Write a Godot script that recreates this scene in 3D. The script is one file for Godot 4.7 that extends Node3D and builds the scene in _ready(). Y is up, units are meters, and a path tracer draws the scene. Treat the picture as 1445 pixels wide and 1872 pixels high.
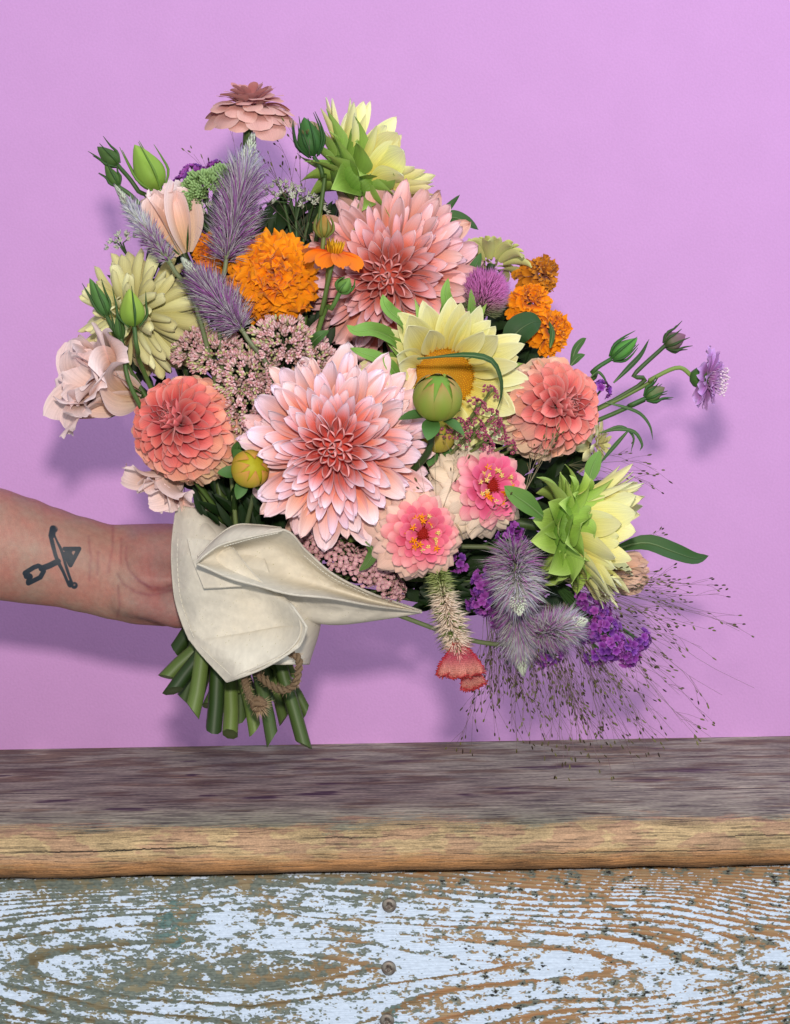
extends Node3D


func _ready() -> void:
	rng.seed = 20240

	# camera
	var cam := Camera3D.new()
	cam.name = "camera"
	cam.position = Vector3(0, 0, CAM)
	cam.keep_aspect = Camera3D.KEEP_HEIGHT
	cam.fov = rad_to_deg(2.0 * atan(936.0 * MPP / CAM))
	cam.near = 0.02
	cam.far = 30.0
	add_child(cam)
	cam.current = true

	# soft, slightly cool room light from all sides
	var env := Environment.new()
	env.background_mode = Environment.BG_COLOR
	env.background_color = Color(0.90, 0.945, 1.0)
	env.background_energy_multiplier = 0.47
	env.tonemap_mode = Environment.TONE_MAPPER_LINEAR
	env.tonemap_exposure = 1.0
	env.sdfgi_enabled = true
	env.ssao_enabled = true
	env.ssil_enabled = true
	var we := WorldEnvironment.new()
	we.name = "environment"
	we.environment = env
	add_child(we)

	# the camera's flash, on its shoe a hand's breadth above the lens
	var flash := OmniLight3D.new()
	flash.name = "camera_flash"
	flash.position = Vector3(0.0, 0.16, CAM + 0.02)
	flash.light_color = Color(1.0, 0.965, 0.92)
	flash.light_energy = 1.27
	flash.light_size = 0.03
	flash.omni_range = 12.0
	flash.omni_attenuation = 2.0
	flash.shadow_enabled = true
	add_child(flash)

	# daylight from a window high in front of the wall
	var window := AreaLight3D.new()
	window.name = "window_light"
	window.area_size = Vector2(1.4, 0.9)
	window.light_color = Color(0.90, 0.95, 1.0)
	window.light_energy = 2.0
	window.area_range = 8.0
	window.shadow_enabled = true
	add_child(window)
	window.look_at_from_position(Vector3(1.15, 1.35, 0.95), Vector3(0.10, 0.0, -0.25))

	make_materials()
	backdrop()
	bench()
	arm_and_hand()
	canvas_wrap()
	bouquet()
	print("nodes ", get_child_count())


# ------------------------------------------------------------------ tools
const CAM := 1.3          # metres from the lens to the middle of the bouquet
const MPP := 0.00036      # metres that one step of the layout grid covers at that distance
const GOLD := 2.399963
var rng := RandomNumberGenerator.new()
var taken := {}
var mats := {}
var pivot := Vector3.ZERO
var end_at := 0

class MB:
	var v := PackedVector3Array()
	var n := PackedVector3Array()
	var c := PackedColorArray()
	var t := PackedVector2Array()
	var ix := PackedInt32Array()

	func grid(p: PackedVector3Array, cols: PackedColorArray, nu: int, nv: int, uv := PackedVector2Array(), wrap := false) -> void:
		var b := v.size()
		var w := nv + 1
		v.append_array(p)
		c.append_array(cols)
		for i in nu + 1:
			for j in w:
				var k := i * w + j
				var du := p[mini(i + 1, nu) * w + j] - p[maxi(i - 1, 0) * w + j]
				var jl := j - 1
				var jr := j + 1
				if wrap:
					jl = nv - 1 if j == 0 else j - 1
					jr = 1 if j == nv else j + 1
				else:
					jl = maxi(jl, 0)
					jr = mini(jr, nv)
				var dv := p[i * w + jr] - p[i * w + jl]
				if dv.length_squared() < 1e-14:
					var ii := clampi(i - 1 if i > nu / 2 else i + 1, 0, nu)
					dv = p[ii * w + jr] - p[ii * w + jl]
				if du.length_squared() < 1e-14:
					du = p[mini(i + 2, nu) * w + j] - p[maxi(i - 2, 0) * w + j]
				n.append(dv.cross(du).normalized())
				if uv.is_empty():
					t.append(Vector2(float(j) / nv, float(i) / nu))
		if not uv.is_empty():
			t.append_array(uv)
		for i in nu:
			for j in nv:
				var a := b + i * w + j
				ix.append_array(PackedInt32Array([a, a + w, a + 1, a + 1, a + w, a + w + 1]))

	func tube(path: PackedVector3Array, radii: Array, sides: int, ca: Color, cb: Color, slant := 0.0, close := true) -> void:
		var m := path.size() - 1
		var p := PackedVector3Array()
		var cols := PackedColorArray()
		var uv := PackedVector2Array()
		var side := Vector3.ZERO
		var dist := 0.0
		for i in m + 1:
			var tg := (path[mini(i + 1, m)] - path[maxi(i - 1, 0)]).normalized()
			if side == Vector3.ZERO:
				side = tg.cross(Vector3(0.3, 0.2, 1)).normalized()
			side = (side - tg * side.dot(tg)).normalized()
			var up := tg.cross(side)
			if i > 0:
				dist += path[i].distance_to(path[i - 1])
			var u := float(i) / m
			var x := u * (radii.size() - 1)
			var q := mini(int(x), radii.size() - 2)
			var r: float = lerpf(radii[q], radii[q + 1], x - q) if radii.size() > 1 else radii[0]
			for j in sides + 1:
				var a := TAU * j / sides
				var o := side * cos(a) + up * sin(a)
				var e := tg * (o.x * slant * r) if i == m else Vector3.ZERO
				p.append(path[i] + o * r + e)
				cols.append(ca.lerp(cb, u))
				uv.append(Vector2(float(j) / sides, dist * 40.0))
		grid(p, cols, m, sides, uv, true)
		if close:
			for which in 2:
				var b := v.size()
				var o := m * (sides + 1) if which else 0
				var nn := (path[m] - path[m - 1]).normalized() if which else (path[0] - path[1]).normalized()
				var col := (cb if which else ca)
				v.append(path[m] if which else path[0])
				n.append(nn); c.append(col.lerp(Color(0.35, 0.42, 0.2), 0.5 if slant != 0.0 and which else 0.0)); t.append(Vector2.ZERO)
				for j in sides + 1:
					v.append(p[o + j]); n.append(nn); c.append(col.lerp(Color(0.22, 0.3, 0.1), 0.4 if slant != 0.0 and which else 0.0)); t.append(Vector2.ONE)
				for j in sides:
					ix.append_array(PackedInt32Array([b, b + 1 + j, b + 2 + j]) if which == 0 else PackedInt32Array([b, b + 2 + j, b + 1 + j]))

	func needle(a: Vector3, e: Vector3, r: float, ca: Color, cb: Color) -> void:
		var d := (e - a).normalized()
		var s := d.cross(Vector3(0.31, 0.77, 0.55)).normalized()
		var q := d.cross(s)
		var b := v.size()
		var mid := a.lerp(e, 0.45)
		for k in 3:
			var o := s * cos(TAU * k / 3) + q * sin(TAU * k / 3)
			v.append(a + o * r * 0.6); n.append(o); c.append(ca); t.append(Vector2(k / 3.0, 0))
			v.append(mid + o * r); n.append(o); c.append(ca.lerp(cb, 0.35)); t.append(Vector2(k / 3.0, 0.5))
		v.append(e); n.append(d); c.append(cb); t.append(Vector2(0.5, 1))
		for k in 3:
			var l := (k + 1) % 3
			var i0 := b + k * 2
			var i1 := b + l * 2
			ix.append_array(PackedInt32Array([i0, i0 + 1, i1, i1, i0 + 1, i1 + 1, i0 + 1, b + 6, i1 + 1]))

	func ball(at: Vector3, axis: Vector3, r: float, l: float, sides: int, rings: int, ca: Color, cb: Color) -> void:
		var s := axis.cross(Vector3(0.37, 0.61, 0.7)).normalized()
		var q := axis.cross(s)
		var p := PackedVector3Array()
		var cols := PackedColorArray()
		for i in rings + 1:
			var a := PI * i / rings
			for j in sides + 1:
				var g := TAU * j / sides
				p.append(at - axis * cos(a) * l + (s * cos(g) + q * sin(g)) * sin(a) * r)
				cols.append(ca.lerp(cb, float(i) / rings))
		grid(p, cols, rings, sides, PackedVector2Array(), true)

	func put(o: MB, x: Transform3D, tint := Color.WHITE) -> void:
		var b := v.size()
		v.append_array(x * o.v)
		var nb := x.basis.orthonormalized()
		for q in o.n:
			n.append(nb * q)
		if tint == Color.WHITE:
			c.append_array(o.c)
		else:
			for q in o.c:
				c.append(q * tint)
		t.append_array(o.t)
		for i in o.ix:
			ix.append(i + b)

	func mesh() -> ArrayMesh:
		var a := []
		a.resize(Mesh.ARRAY_MAX)
		a[Mesh.ARRAY_VERTEX] = v
		a[Mesh.ARRAY_NORMAL] = n
		a[Mesh.ARRAY_COLOR] = c
		a[Mesh.ARRAY_TEX_UV] = t
		a[Mesh.ARRAY_INDEX] = ix
		var m := ArrayMesh.new()
		m.add_surface_from_arrays(Mesh.PRIMITIVE_TRIANGLES, a)
		return m


func px(x: float, y: float, z: float) -> Vector3:      # a place on the layout grid, z metres nearer than the bouquet's middle
	var s := (CAM - z) / CAM
	return Vector3((x - 722.5) * MPP * s, (936.0 - y) * MPP * s, z)


func pxs(list: Array) -> PackedVector3Array:
	var out := PackedVector3Array()
	for q in list:
		out.append(px(q[0], q[1], q[2]))
	return out


func rgb(r: float, g: float, b: float) -> Color:       # a pigment, given as sRGB 0..255, as linear
	return Color(r / 255.0, g / 255.0, b / 255.0).srgb_to_linear()


func numbered(called: String) -> String:
	var k: int = taken.get(called, 0)
	taken[called] = k + 1
	return called if k == 0 else "%s_%03d" % [called, k]


func tag(o: Node, label: String, category := "", group := "", kind := "") -> void:
	if label: o.set_meta("label", label)
	if category: o.set_meta("category", category)
	if group: o.set_meta("group", group)
	if kind: o.set_meta("kind", kind)


func thing(called: String, label: String, category: String, x := Transform3D.IDENTITY, group := "") -> Node3D:
	var o := Node3D.new()
	o.name = numbered(called)
	add_child(o)
	o.transform = x
	tag(o, label, category, group)
	return o


func part(parent: Node, called: String, mesh: Mesh, mat: Material, x := Transform3D.IDENTITY, kind := "") -> MeshInstance3D:
	var o := MeshInstance3D.new()
	o.name = called
	o.mesh = mesh
	o.material_override = mat
	o.transform = x
	if kind: o.set_meta("kind", kind)
	parent.add_child(o, true)
	return o


func smooth(p: PackedVector3Array, n: int) -> PackedVector3Array:   # Catmull-Rom through the points
	var out := PackedVector3Array()
	var m := p.size() - 1
	for i in n + 1:
		var x := float(i) / n * m
		var k := mini(int(x), m - 1)
		var a := p[k - 1] if k > 0 else p[0] * 2.0 - p[1]
		var d := p[k + 2] if k + 2 <= m else p[m] * 2.0 - p[m - 1]
		out.append(p[k].cubic_interpolate(p[k + 1], a, d, x - k))
	return out


func facing(f: Vector3, roll := 0.0) -> Basis:        # +Z looks along f
	var z := f.normalized()
	var x := Vector3.UP.cross(z)
	if x.length() < 0.05:
		x = Vector3.RIGHT
	x = x.normalized()
	return Basis(x, z.cross(x), z) * Basis(Vector3(0, 0, 1), roll)


# one petal or leaf: it grows along +Y from the origin, its upper face looks along +Z, length 1 unless l is given
func petal(o: Dictionary, vary := 0.0) -> MB:
	var nu: int = o.get("nu", 8)
	var nv: int = o.get("nv", 4)
	var l: float = o.get("l", 1.0)
	var wm: float = o.get("w", 0.2) * (1.0 + vary * rng.randf_range(-0.5, 0.5))
	var um: float = clampf(o.get("um", 0.6) + vary * rng.randf_range(-0.12, 0.12), 0.1, 0.95)
	var wb: float = o.get("wb", 0.35)
	var wt: float = o.get("wt", 0.0)
	var p: float = o.get("p", 2.0)
	var q: float = o.get("q", 0.6)
	var cup0: float = o.get("cup0", 0.8)
	var cup1: float = o.get("cup1", 0.5)
	var bend0: float = o.get("bend0", 0.0)
	var bend: float = o.get("bend", 0.0) + vary * rng.randf_range(-0.5, 0.5)
	var bp: float = o.get("bp", 1.0)
	var ruf: float = o.get("ruf", 0.0)
	var rn: float = o.get("rn", 7.0)
	var rnd: float = o.get("rnd", 0.0)
	var notch: float = o.get("notch", 0.0)
	var twist: float = vary * rng.randf_range(-0.5, 0.5)
	var rib: float = o.get("rib", 0.0)
	var c0: Color = o.c0
	var c1: Color = o.get("c1", c0)
	var c2: Color = o.get("c2", c1)
	var ce: Color = o.get("ce", c2)
	var ea: float = o.get("ea", 0.0)
	var s1: float = o.get("s1", 0.5)
	var ph := rng.randf() * TAU
	var ph2 := rng.randf() * TAU
	var shade := 1.0 + vary * rng.randf_range(-0.22, 0.16)
	var warm := vary * rng.randf_range(-0.12, 0.12)
	var pts := PackedVector3Array()
	var cols := PackedColorArray()
	var y := 0.0
	var z := 0.0
	var th := bend0
	for i in nu + 1:
		var u := float(i) / nu
		u = 1.0 - pow(1.0 - u, 1.25) if wt == 0.0 else u
		var up := float(i - 1) / nu
		up = 1.0 - pow(1.0 - maxf(up, 0.0), 1.25) if wt == 0.0 else maxf(up, 0.0)
		th = bend0 + bend * pow(u, bp)
		if i > 0:
			y += cos(th) * l * (u - up)
			z += sin(th) * l * (u - up)
		var w := wm
		if u < um:
			w *= lerpf(wb, 1.0, sin(u / um * PI / 2.0))
		else:
			w *= lerpf(wt, 1.0, pow(maxf(0.0, 1.0 - pow((u - um) / (1.0 - um), p)), q))
		var cup := lerpf(cup0, cup1, u)
		for j in nv + 1:
			var s := float(j) / nv * 2.0 - 1.0
			var x := w * s
			var d := 0.0
			if absf(cup) > 0.02:
				x = w * sin(cup * s) / cup
				d = w * (1.0 - cos(cup * s)) / cup
			d += twist * x * u
			if rib > 0.0:
				d += rib * wm * cos(s * PI * 3.0) * (1.0 - u * 0.5)
			var edge := maxf(absf(s), u * u)
			d += ruf * wm * edge * edge * u * u * (sin(s * rn + ph) + 0.35 * sin(s * rn * 2.3 + u * 5.0 + ph2))
			var e := -rnd * l * s * s * u * u * u + notch * l * (cos(s * PI * 2.0 + ph * 0.3) - 1.0) * 0.5 * pow(u, 5.0)
			if ruf > 0.0:
				e += ruf * wm * 0.30 * pow(u, 4.0) * sin(s * rn * 1.7 + ph2) + o.get("fray", 0.0) * l * pow(u, 12.0) * sin(s * 31.0 + ph) * (0.6 + 0.4 * sin(s * 13.0))
			pts.append(Vector3(x, y + cos(th) * e - sin(th) * d, z + sin(th) * e + cos(th) * d))
			var k := c0.lerp(c1, u / s1) if u < s1 else c1.lerp(c2, (u - s1) / (1.0 - s1))
			k = k.lerp(ce, ea * pow(maxf(absf(s), u if wt > 0.0 else 0.0), o.get("ep", 3.0)))
			cols.append(Color(k.r * shade * (1.0 + warm * 0.3), k.g * shade, k.b * shade * (1.0 - warm)))
	var m := MB.new()
	m.grid(pts, cols, nu, nv)
	return m


func petals(o: Dictionary, many := 3, vary := 0.25) -> Array:
	var out := []
	for i in many:
		out.append(petal(o, vary).mesh())
	return out


func stand(az: float, phi: float, at: Vector3, s: float, roll := 0.0) -> Transform3D:   # a petal leaning phi away from +Z at azimuth az
	var r := Vector3(cos(az), sin(az), 0)
	var d := r * sin(phi) + Vector3(0, 0, cos(phi))
	var up := Vector3(0, 0, sin(phi)) - r * cos(phi)
	var b := Basis(d.cross(up), d, up)
	if roll != 0.0:
		b = Basis(d, roll) * b
	return Transform3D(b.scaled_local(Vector3.ONE * s), at)


# petals in a golden-angle spiral: kinds is a list of mesh lists from the centre outwards
func spiral(o: Node3D, called: String, kinds: Array, mat: Material, many: int, a: Dictionary) -> void:
	var start: int = a.get("from", 0)
	var skip: Vector3 = a.get("open", Vector3.ZERO)
	for i in many:
		var t := (i + 0.5) / many
		var az: float = (i + start) * GOLD + rng.randf_range(-1, 1) * a.get("jaz", 0.08)
		var phi: float = lerpf(a.phi0, a.phi1, pow(t, a.get("phip", 1.0))) + rng.randf_range(-1, 1) * a.get("jphi", 0.06)
		var s: float = lerpf(a.len0, a.len1, pow(t, a.get("lenp", 1.0))) * (1.0 + rng.randf_range(-1, 1) * a.get("jlen", 0.07))
		var rb: float = lerpf(a.get("rad0", 0.0), a.get("rad", 0.0), pow(t, a.get("radp", 0.5)))
		var at := Vector3(cos(az) * rb, sin(az) * rb, lerpf(a.get("z0", 0.0), a.get("z1", 0.0), pow(t, a.get("zp", 1.0))))
		if skip != Vector3.ZERO and Vector3(cos(az), sin(az), 0).dot(skip) > 0.55:
			continue
		var set_: Array = kinds[mini(int(t * kinds.size() + rng.randf_range(-0.15, 0.15)), kinds.size() - 1)]
		part(o, called, set_[rng.randi() % set_.size()], mat, stand(az, phi, at, s, rng.randf_range(-1, 1) * a.get("jroll", 0.12)))


# a stem from a flower head through the grip of the hand to its cut end
const ENDS := [[322, 1190, -0.02], [306, 1238, 0.0], [316, 1263, 0.012], [336, 1280, -0.012], [353, 1300, 0.018], [391, 1333, 0.012], [421, 1342, 0.0], [466, 1334, 0.004], [498, 1352, 0.024], [556, 1362, 0.012], [548, 1330, -0.02], [520, 1315, -0.03], [440, 1310, -0.02], [408, 1300, -0.025], [365, 1265, -0.03], [335, 1225, -0.03], [560, 1300, -0.01], [470, 1300, -0.03], [380, 1290, -0.008], [345, 1205, -0.012]]


func stem(o: Node3D, back := 0.0, r0 := 0.0016, r1 := 0.0034, ca := Color(0.03, 0.062, 0.014), via := [], free := false) -> void:
	var inv := o.transform.affine_inverse()
	var head := o.transform * Vector3(0, 0, -back)
	var path := PackedVector3Array([head])
	var away := -o.transform.basis.z.normalized()
	if via.is_empty():
		path.append(head + away * 0.028 + (pivot - head).normalized() * 0.02)
	else:
		for q in via:
			path.append(px(q[0], q[1], q[2]))
	var e: Array = ENDS[end_at % ENDS.size()]
	var lap := end_at / ENDS.size()
	end_at += 1
	var w := rng.randf_range(-1, 1)
	if not free:
		path.append(pivot + Vector3(rng.randf_range(-0.012, 0.012) + (e[0] - 440.0) * 0.00007, 0.012, rng.randf_range(-0.012, 0.012) + e[2] * 0.3))
		var tip := px(e[0], e[1], e[2])
		if lap == 0:
			r1 = maxf(r1, u(8.5 + 4.5 * absf(w)))
		else:
			tip = tip.lerp(pivot, 0.1 + 0.12 * lap + rng.randf() * 0.12) + Vector3(w * 0.008, 0, -0.012 * lap + rng.randf_range(-0.01, 0.004))
			r1 *= 0.72
		path.append(tip)
	var m := MB.new()
	var cb := rgb(40, 62, 24).lerp(rgb(116, 138, 66), pow(rng.randf(), 1.3)) if not free else ca
	m.tube(inv * smooth(path, 22), [r0, lerpf(r0, r1, 0.4), r1 * 0.9, r1], 8, ca, cb, 0.0 if free else (0.5 + rng.randf() * 0.8) * (1 if rng.randf() < 0.5 else -1))
	part(o, "stem", m.mesh(), mats.stem)


# a leaf or bract laid along a path, its flat side turned towards look
func blade(list: Array, w: float, ca: Color, cb: Color, look := Vector3(0, 0.2, 1), n := 10, um := 0.4, fold := 0.25) -> MB:
	var p := smooth(pxs(list), n)
	var pts := PackedVector3Array()
	var cols := PackedColorArray()
	for i in n + 1:
		var u := float(i) / n
		var tg := (p[mini(i + 1, n)] - p[maxi(i - 1, 0)]).normalized()
		var side := tg.cross(look).normalized()
		var up := side.cross(tg)
		var ww := w * (lerpf(0.3, 1.0, sin(u / um * PI / 2)) if u < um else pow(maxf(0.0, 1.0 - pow((u - um) / (1.0 - um), 1.7)), 0.8))
		for j in 5:
			var s := j / 2.0 - 1.0
			pts.append(p[i] + side * ww * s + up * ww * (absf(s) * fold))
			cols.append(ca.lerp(cb, u).lerp(cb, 0.3 * absf(s)))
	var m := MB.new()
	m.grid(pts, cols, n, 4)
	return m


# a cloth sheet through a net of control points (rows x columns), with thickness
func sheet(rows: Array, nu: int, nv: int, thick: float, uvs: float) -> MB:
	var lines := []
	for r in rows:
		lines.append(smooth(pxs(r), nv))
	var p := PackedVector3Array()
	var q := []
	for j in nv + 1:
		var col := PackedVector3Array()
		for r in lines:
			col.append(r[j])
		q.append(smooth(col, nu))
	for i in nu + 1:
		for j in nv + 1:
			p.append(q[j][i])
	var uv := PackedVector2Array()
	var white := PackedColorArray()
	for i in p.size():
		var a := p[i]
		uv.append(Vector2(a.x * uvs + a.z * uvs * 0.5, a.y * uvs + a.z * uvs * 0.4))
		white.append(Color.WHITE)
		p[i] += Vector3(0, 0, ripple(a))
	var top := MB.new()
	top.grid(p, white, nu, nv, uv)
	var m := MB.new()
	m.put(top, Transform3D.IDENTITY)
	var back := MB.new()
	back.put(top, Transform3D.IDENTITY)
	for i in back.v.size():
		back.v[i] -= top.n[i] * thick
		back.n[i] = -top.n[i]
	for i in range(0, back.ix.size(), 3):
		var k := back.ix[i]
		back.ix[i] = back.ix[i + 1]
		back.ix[i + 1] = k
	m.put(back, Transform3D.IDENTITY)
	return m


func sheet_edge(rows: Array, which: String, n: int) -> PackedVector3Array:
	var line := []
	if which == "first": line = rows[0]
	elif which == "last": line = rows[-1]
	elif which == "start":
		for r in rows: line.append(r[0])
	else:
		for r in rows: line.append(r[-1])
	return smooth(pxs(line), n)


# ------------------------------------------------------------------ materials and setting
func noise_bytes(w: int, h: int, seed_: int, freq: float, octaves: int, sx := 1.0, kind := FastNoiseLite.TYPE_SIMPLEX) -> PackedByteArray:
	var f := FastNoiseLite.new()
	f.noise_type = kind
	f.seed = seed_
	f.frequency = freq
	f.fractal_octaves = octaves
	f.fractal_gain = 0.55
	# stretched along x: make it narrow, then widen
	var im := f.get_image(maxi(4, int(w / sx)), h, false, false, true)
	if sx != 1.0:
		im.resize(w, h, Image.INTERPOLATE_CUBIC)
	im.convert(Image.FORMAT_L8)
	return im.get_data()


func picture(w: int, h: int, data: PackedByteArray, format := Image.FORMAT_RGB8) -> ImageTexture:
	return ImageTexture.create_from_image(Image.create_from_data(w, h, false, format, data))


func normal_from(w: int, h: int, data: PackedByteArray, strength: float) -> ImageTexture:
	var im := Image.create_from_data(w, h, false, Image.FORMAT_L8, data)
	im.convert(Image.FORMAT_RGBA8)
	im.bump_map_to_normal_map(strength)
	return ImageTexture.create_from_image(im)


func plain(rough: float, spec := 0.5) -> StandardMaterial3D:
	var m := StandardMaterial3D.new()
	m.roughness = rough
	m.metallic_specular = spec
	m.vertex_color_use_as_albedo = true
	m.cull_mode = BaseMaterial3D.CULL_DISABLED
	return m


func make_materials() -> void:
	pivot = px(462, 1092, -0.012)
	# fine lengthwise veins for petals and leaves
	var w := 256
	var fine := noise_bytes(w, w, 3, 0.11, 3)
	var veins := PackedByteArray()
	var relief := PackedByteArray()
	var across := noise_bytes(w, 4, 5, 0.10, 2)
	var across2 := noise_bytes(w, 4, 6, 0.32, 2)
	for y in w:
		for x in w:
			var k := across[x] * 0.5 + across2[x] * 0.5 + (fine[y * w + x] - 128) * 0.25
			var g := clampi(int(249 + (k - 128) * 0.15), 0, 255)
			veins.append_array(PackedByteArray([g, g, g]))
			relief.append(clampi(int(k), 0, 255))
	var vein_t := picture(w, w, veins)
	var vein_n := normal_from(w, w, relief, 1.6)
	for spec in [["petal", 0.68, 0.28, 0.34, 0.3], ["leaf", 0.55, 0.36, 0.24, 0.5], ["yellow_petal", 0.66, 0.3, 0.36, 0.3], ["marigold", 0.75, 0.3, 0.3, 0.3]]:
		var m := plain(spec[1], spec[2])
		m.albedo_texture = vein_t
		m.normal_enabled = true
		m.normal_texture = vein_n
		m.normal_scale = spec[4]
		m.backlight_enabled = true
		m.backlight = Color(spec[3], spec[3], spec[3])
		m.rim_enabled = spec[0] != "leaf"
		m.rim = 0.3
		m.rim_tint = 0.5
		mats[spec[0]] = m
	mats.stem = plain(0.5, 0.45)
	mats.stem.albedo_texture = vein_t
	mats.fuzz = plain(0.85, 0.25)
	mats.fuzz.backlight_enabled = true
	mats.fuzz.backlight = Color(0.3, 0.3, 0.3)
	mats.bud = plain(0.55, 0.32)
	mats.small = plain(0.7, 0.3)
	mats.grass = plain(0.7, 0.3)


func backdrop() -> void:
	var w := 512
	var a := noise_bytes(w, w, 11, 0.012, 4)
	var b := noise_bytes(w, w, 12, 0.35, 2)
	var pic := PackedByteArray()
	for i in w * w:
		var k := 1.0 + (a[i] - 128) * 0.00006 + (b[i] - 128) * 0.00014
		pic.append_array(PackedByteArray([clampi(int(221 * k), 0, 255), clampi(int(164 * k), 0, 255), clampi(int(222 * k), 0, 255)]))
	var m := plain(0.75, 0.35)
	m.vertex_color_use_as_albedo = false
	m.albedo_texture = picture(w, w, pic)
	m.uv1_triplanar = true
	m.uv1_scale = Vector3(2.2, 2.2, 2.2)
	m.heightmap_enabled = true
	m.heightmap_texture = picture(w, w, b, Image.FORMAT_L8)
	m.heightmap_scale = 0.012
	var o := MeshInstance3D.new()
	o.name = "backdrop_wall"
	var box := BoxMesh.new()
	box.size = Vector3(3.0, 2.4, 0.06)
	o.mesh = box
	o.material_override = m
	o.position = Vector3(0, 0.55, -0.372 - 0.03)
	add_child(o)
	tag(o, "plain lilac pink painted wall behind the bouquet", "wall", "", "structure")


const WW := 2048
const WH := 512


func plank_pictures() -> Array:       # weathered grey top, worn tan front edge
	var streak := noise_bytes(WW, WH, 21, 0.16, 4, 22.0)
	var broad := noise_bytes(WW, WH, 22, 0.012, 3, 3.0)
	var purple := noise_bytes(WW, WH, 23, 0.02, 3, 6.0)
	var blot := noise_bytes(WW, WH, 24, 0.020, 4, 2.2)
	var fine := noise_bytes(WW, WH, 25, 0.4, 2, 5.0)
	var crack := noise_bytes(WW, WH, 26, 0.22, 4, 26.0)
	var speck := noise_bytes(WW, WH, 27, 0.35, 3, 1.4)
	var pic := PackedByteArray()
	var hgt := PackedByteArray()
	pic.resize(WW * WH * 3)
	hgt.resize(WW * WH)
	var knots := []
	var kr := RandomNumberGenerator.new()
	kr.seed = 5
	# lengthwise place (of 2048), across (of 512: 0 at the wall, 400 at the start of the rounding), half sizes
	for q in [[275, 180, 16, 9], [45, 300, 40, 10], [205, 345, 36, 8], [455, 300, 30, 10], [575, 285, 36, 16], [575, 240, 26, 6], [567, 100, 24, 8], [240, 100, 20, 5], [1080, 170, 60, 8], [1345, 70, 40, 6], [1370, 200, 60, 14], [730, 120, 30, 7], [790, 45, 20, 5], [1250, 250, 40, 8], [960, 300, 30, 6]]:
		knots.append([1024.0 + (q[0] - 722) * 0.875, q[1], q[2], q[3]])
	for i in 10:
		knots.append([kr.randf() * 2048, kr.randf_range(30, 360), kr.randf_range(10, 26), kr.randf_range(3, 6)])
	for y in WH:
		for x in WW:
			var i := y * WW + x
			var s := (streak[i] - 128) / 128.0
			var b := (broad[i] - 128) / 128.0
			var f := (fine[i] - 128) / 128.0
			var edge := y + b * 26.0 + s * 14.0 + (speck[i] - 128) * 0.06
			var t := clampf((edge - 398.0) / 9.0, 0.0, 1.0)
			var ck := (crack[i] - 128) / 128.0
			var k := 1.0 + s * 0.20 + f * 0.16 + b * 0.16 + ck * 0.16
			if ck < -0.42:
				k *= 1.0 - minf((-0.42 - ck) * 3.2, 0.5)
			elif ck > 0.5:
				k *= 1.0 + (ck - 0.5) * 0.7
			var pu := clampf((purple[i] - 128) / 70.0 + (170.0 - y) / 300.0, 0.0, 0.8)
			var r := lerpf(148.0, 110.0, pu) * k
			var g := lerpf(144.0, 94.0, pu) * k
			var bl := lerpf(122.0, 70.0, pu) * k
			if t > 0.0:
				var red := clampf((blot[i] - 130 + (speck[i] - 128) * 0.16) / 9.0 + s * 0.5 + b * 1.0, 0.0, 1.0)
				var low := clampf((y - 462.0 + s * 10.0) / 26.0, 0.0, 1.0)
				var kk := 1.0 + s * 0.12 + f * 0.10 + b * 0.10 + (blot[i] - 128) * 0.0012 + (speck[i] - 128) * 0.0011 + ck * 0.12
				if ck < -0.5: kk *= 0.72
				var er := lerpf(lerpf(176.0, 138.0, red * 0.6), 146.0, low) * kk
				var eg := lerpf(lerpf(150.0, 104.0, red * 0.6), 104.0, low) * kk
				var eb := lerpf(lerpf(112.0, 86.0, red * 0.6), 66.0, low) * kk
				r = lerpf(r, er, t)
				g = lerpf(g, eg, t)
				bl = lerpf(bl, eb, t)
			pic[i * 3] = clampi(int(r), 0, 255)
			pic[i * 3 + 1] = clampi(int(g), 0, 255)
			pic[i * 3 + 2] = clampi(int(bl), 0, 255)
			hgt[i] = clampi(int(138 + s * 40 + f * 40 + ck * 60 - t * s * 30), 0, 255)
	# long drying cracks and dents: start, row, length, thickness
	for q in [[150, 130, 520, 1], [700, 214, 700, 1], [60, 262, 380, 2], [1180, 120, 600, 1], [1300, 300, 560, 2], [420, 340, 620, 1], [980, 356, 420, 1], [500, 64, 460, 1], [1560, 190, 420, 1], [330, 452, 480, 2], [1100, 470, 560, 1], [840, 436, 220, 1], [1480, 448, 300, 1], [20, 300, 260, 1]]:
		var yy := float(q[1])
		for dx in int(q[2]):
			yy += (streak[((int(q[1]) * 7 + dx) % WH) * WW + (int(q[0]) + dx) % WW] - 128) * 0.0022
			var fade := sin(PI * dx / float(q[2]))
			for dy in int(q[3]) + 1:
				var i := (clampi(int(yy) + dy, 0, WH - 1)) * WW + (int(q[0]) + dx) % WW
				var a := fade * (0.75 if dy < int(q[3]) else 0.35) * (0.5 + fine[i] / 255.0)
				for c in 3:
					pic[i * 3 + c] = int(pic[i * 3 + c] * (1.0 - clampf(a, 0.0, 0.8)))
				hgt[i] = int(hgt[i] * (1.0 - clampf(a, 0.0, 0.9)))
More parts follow.
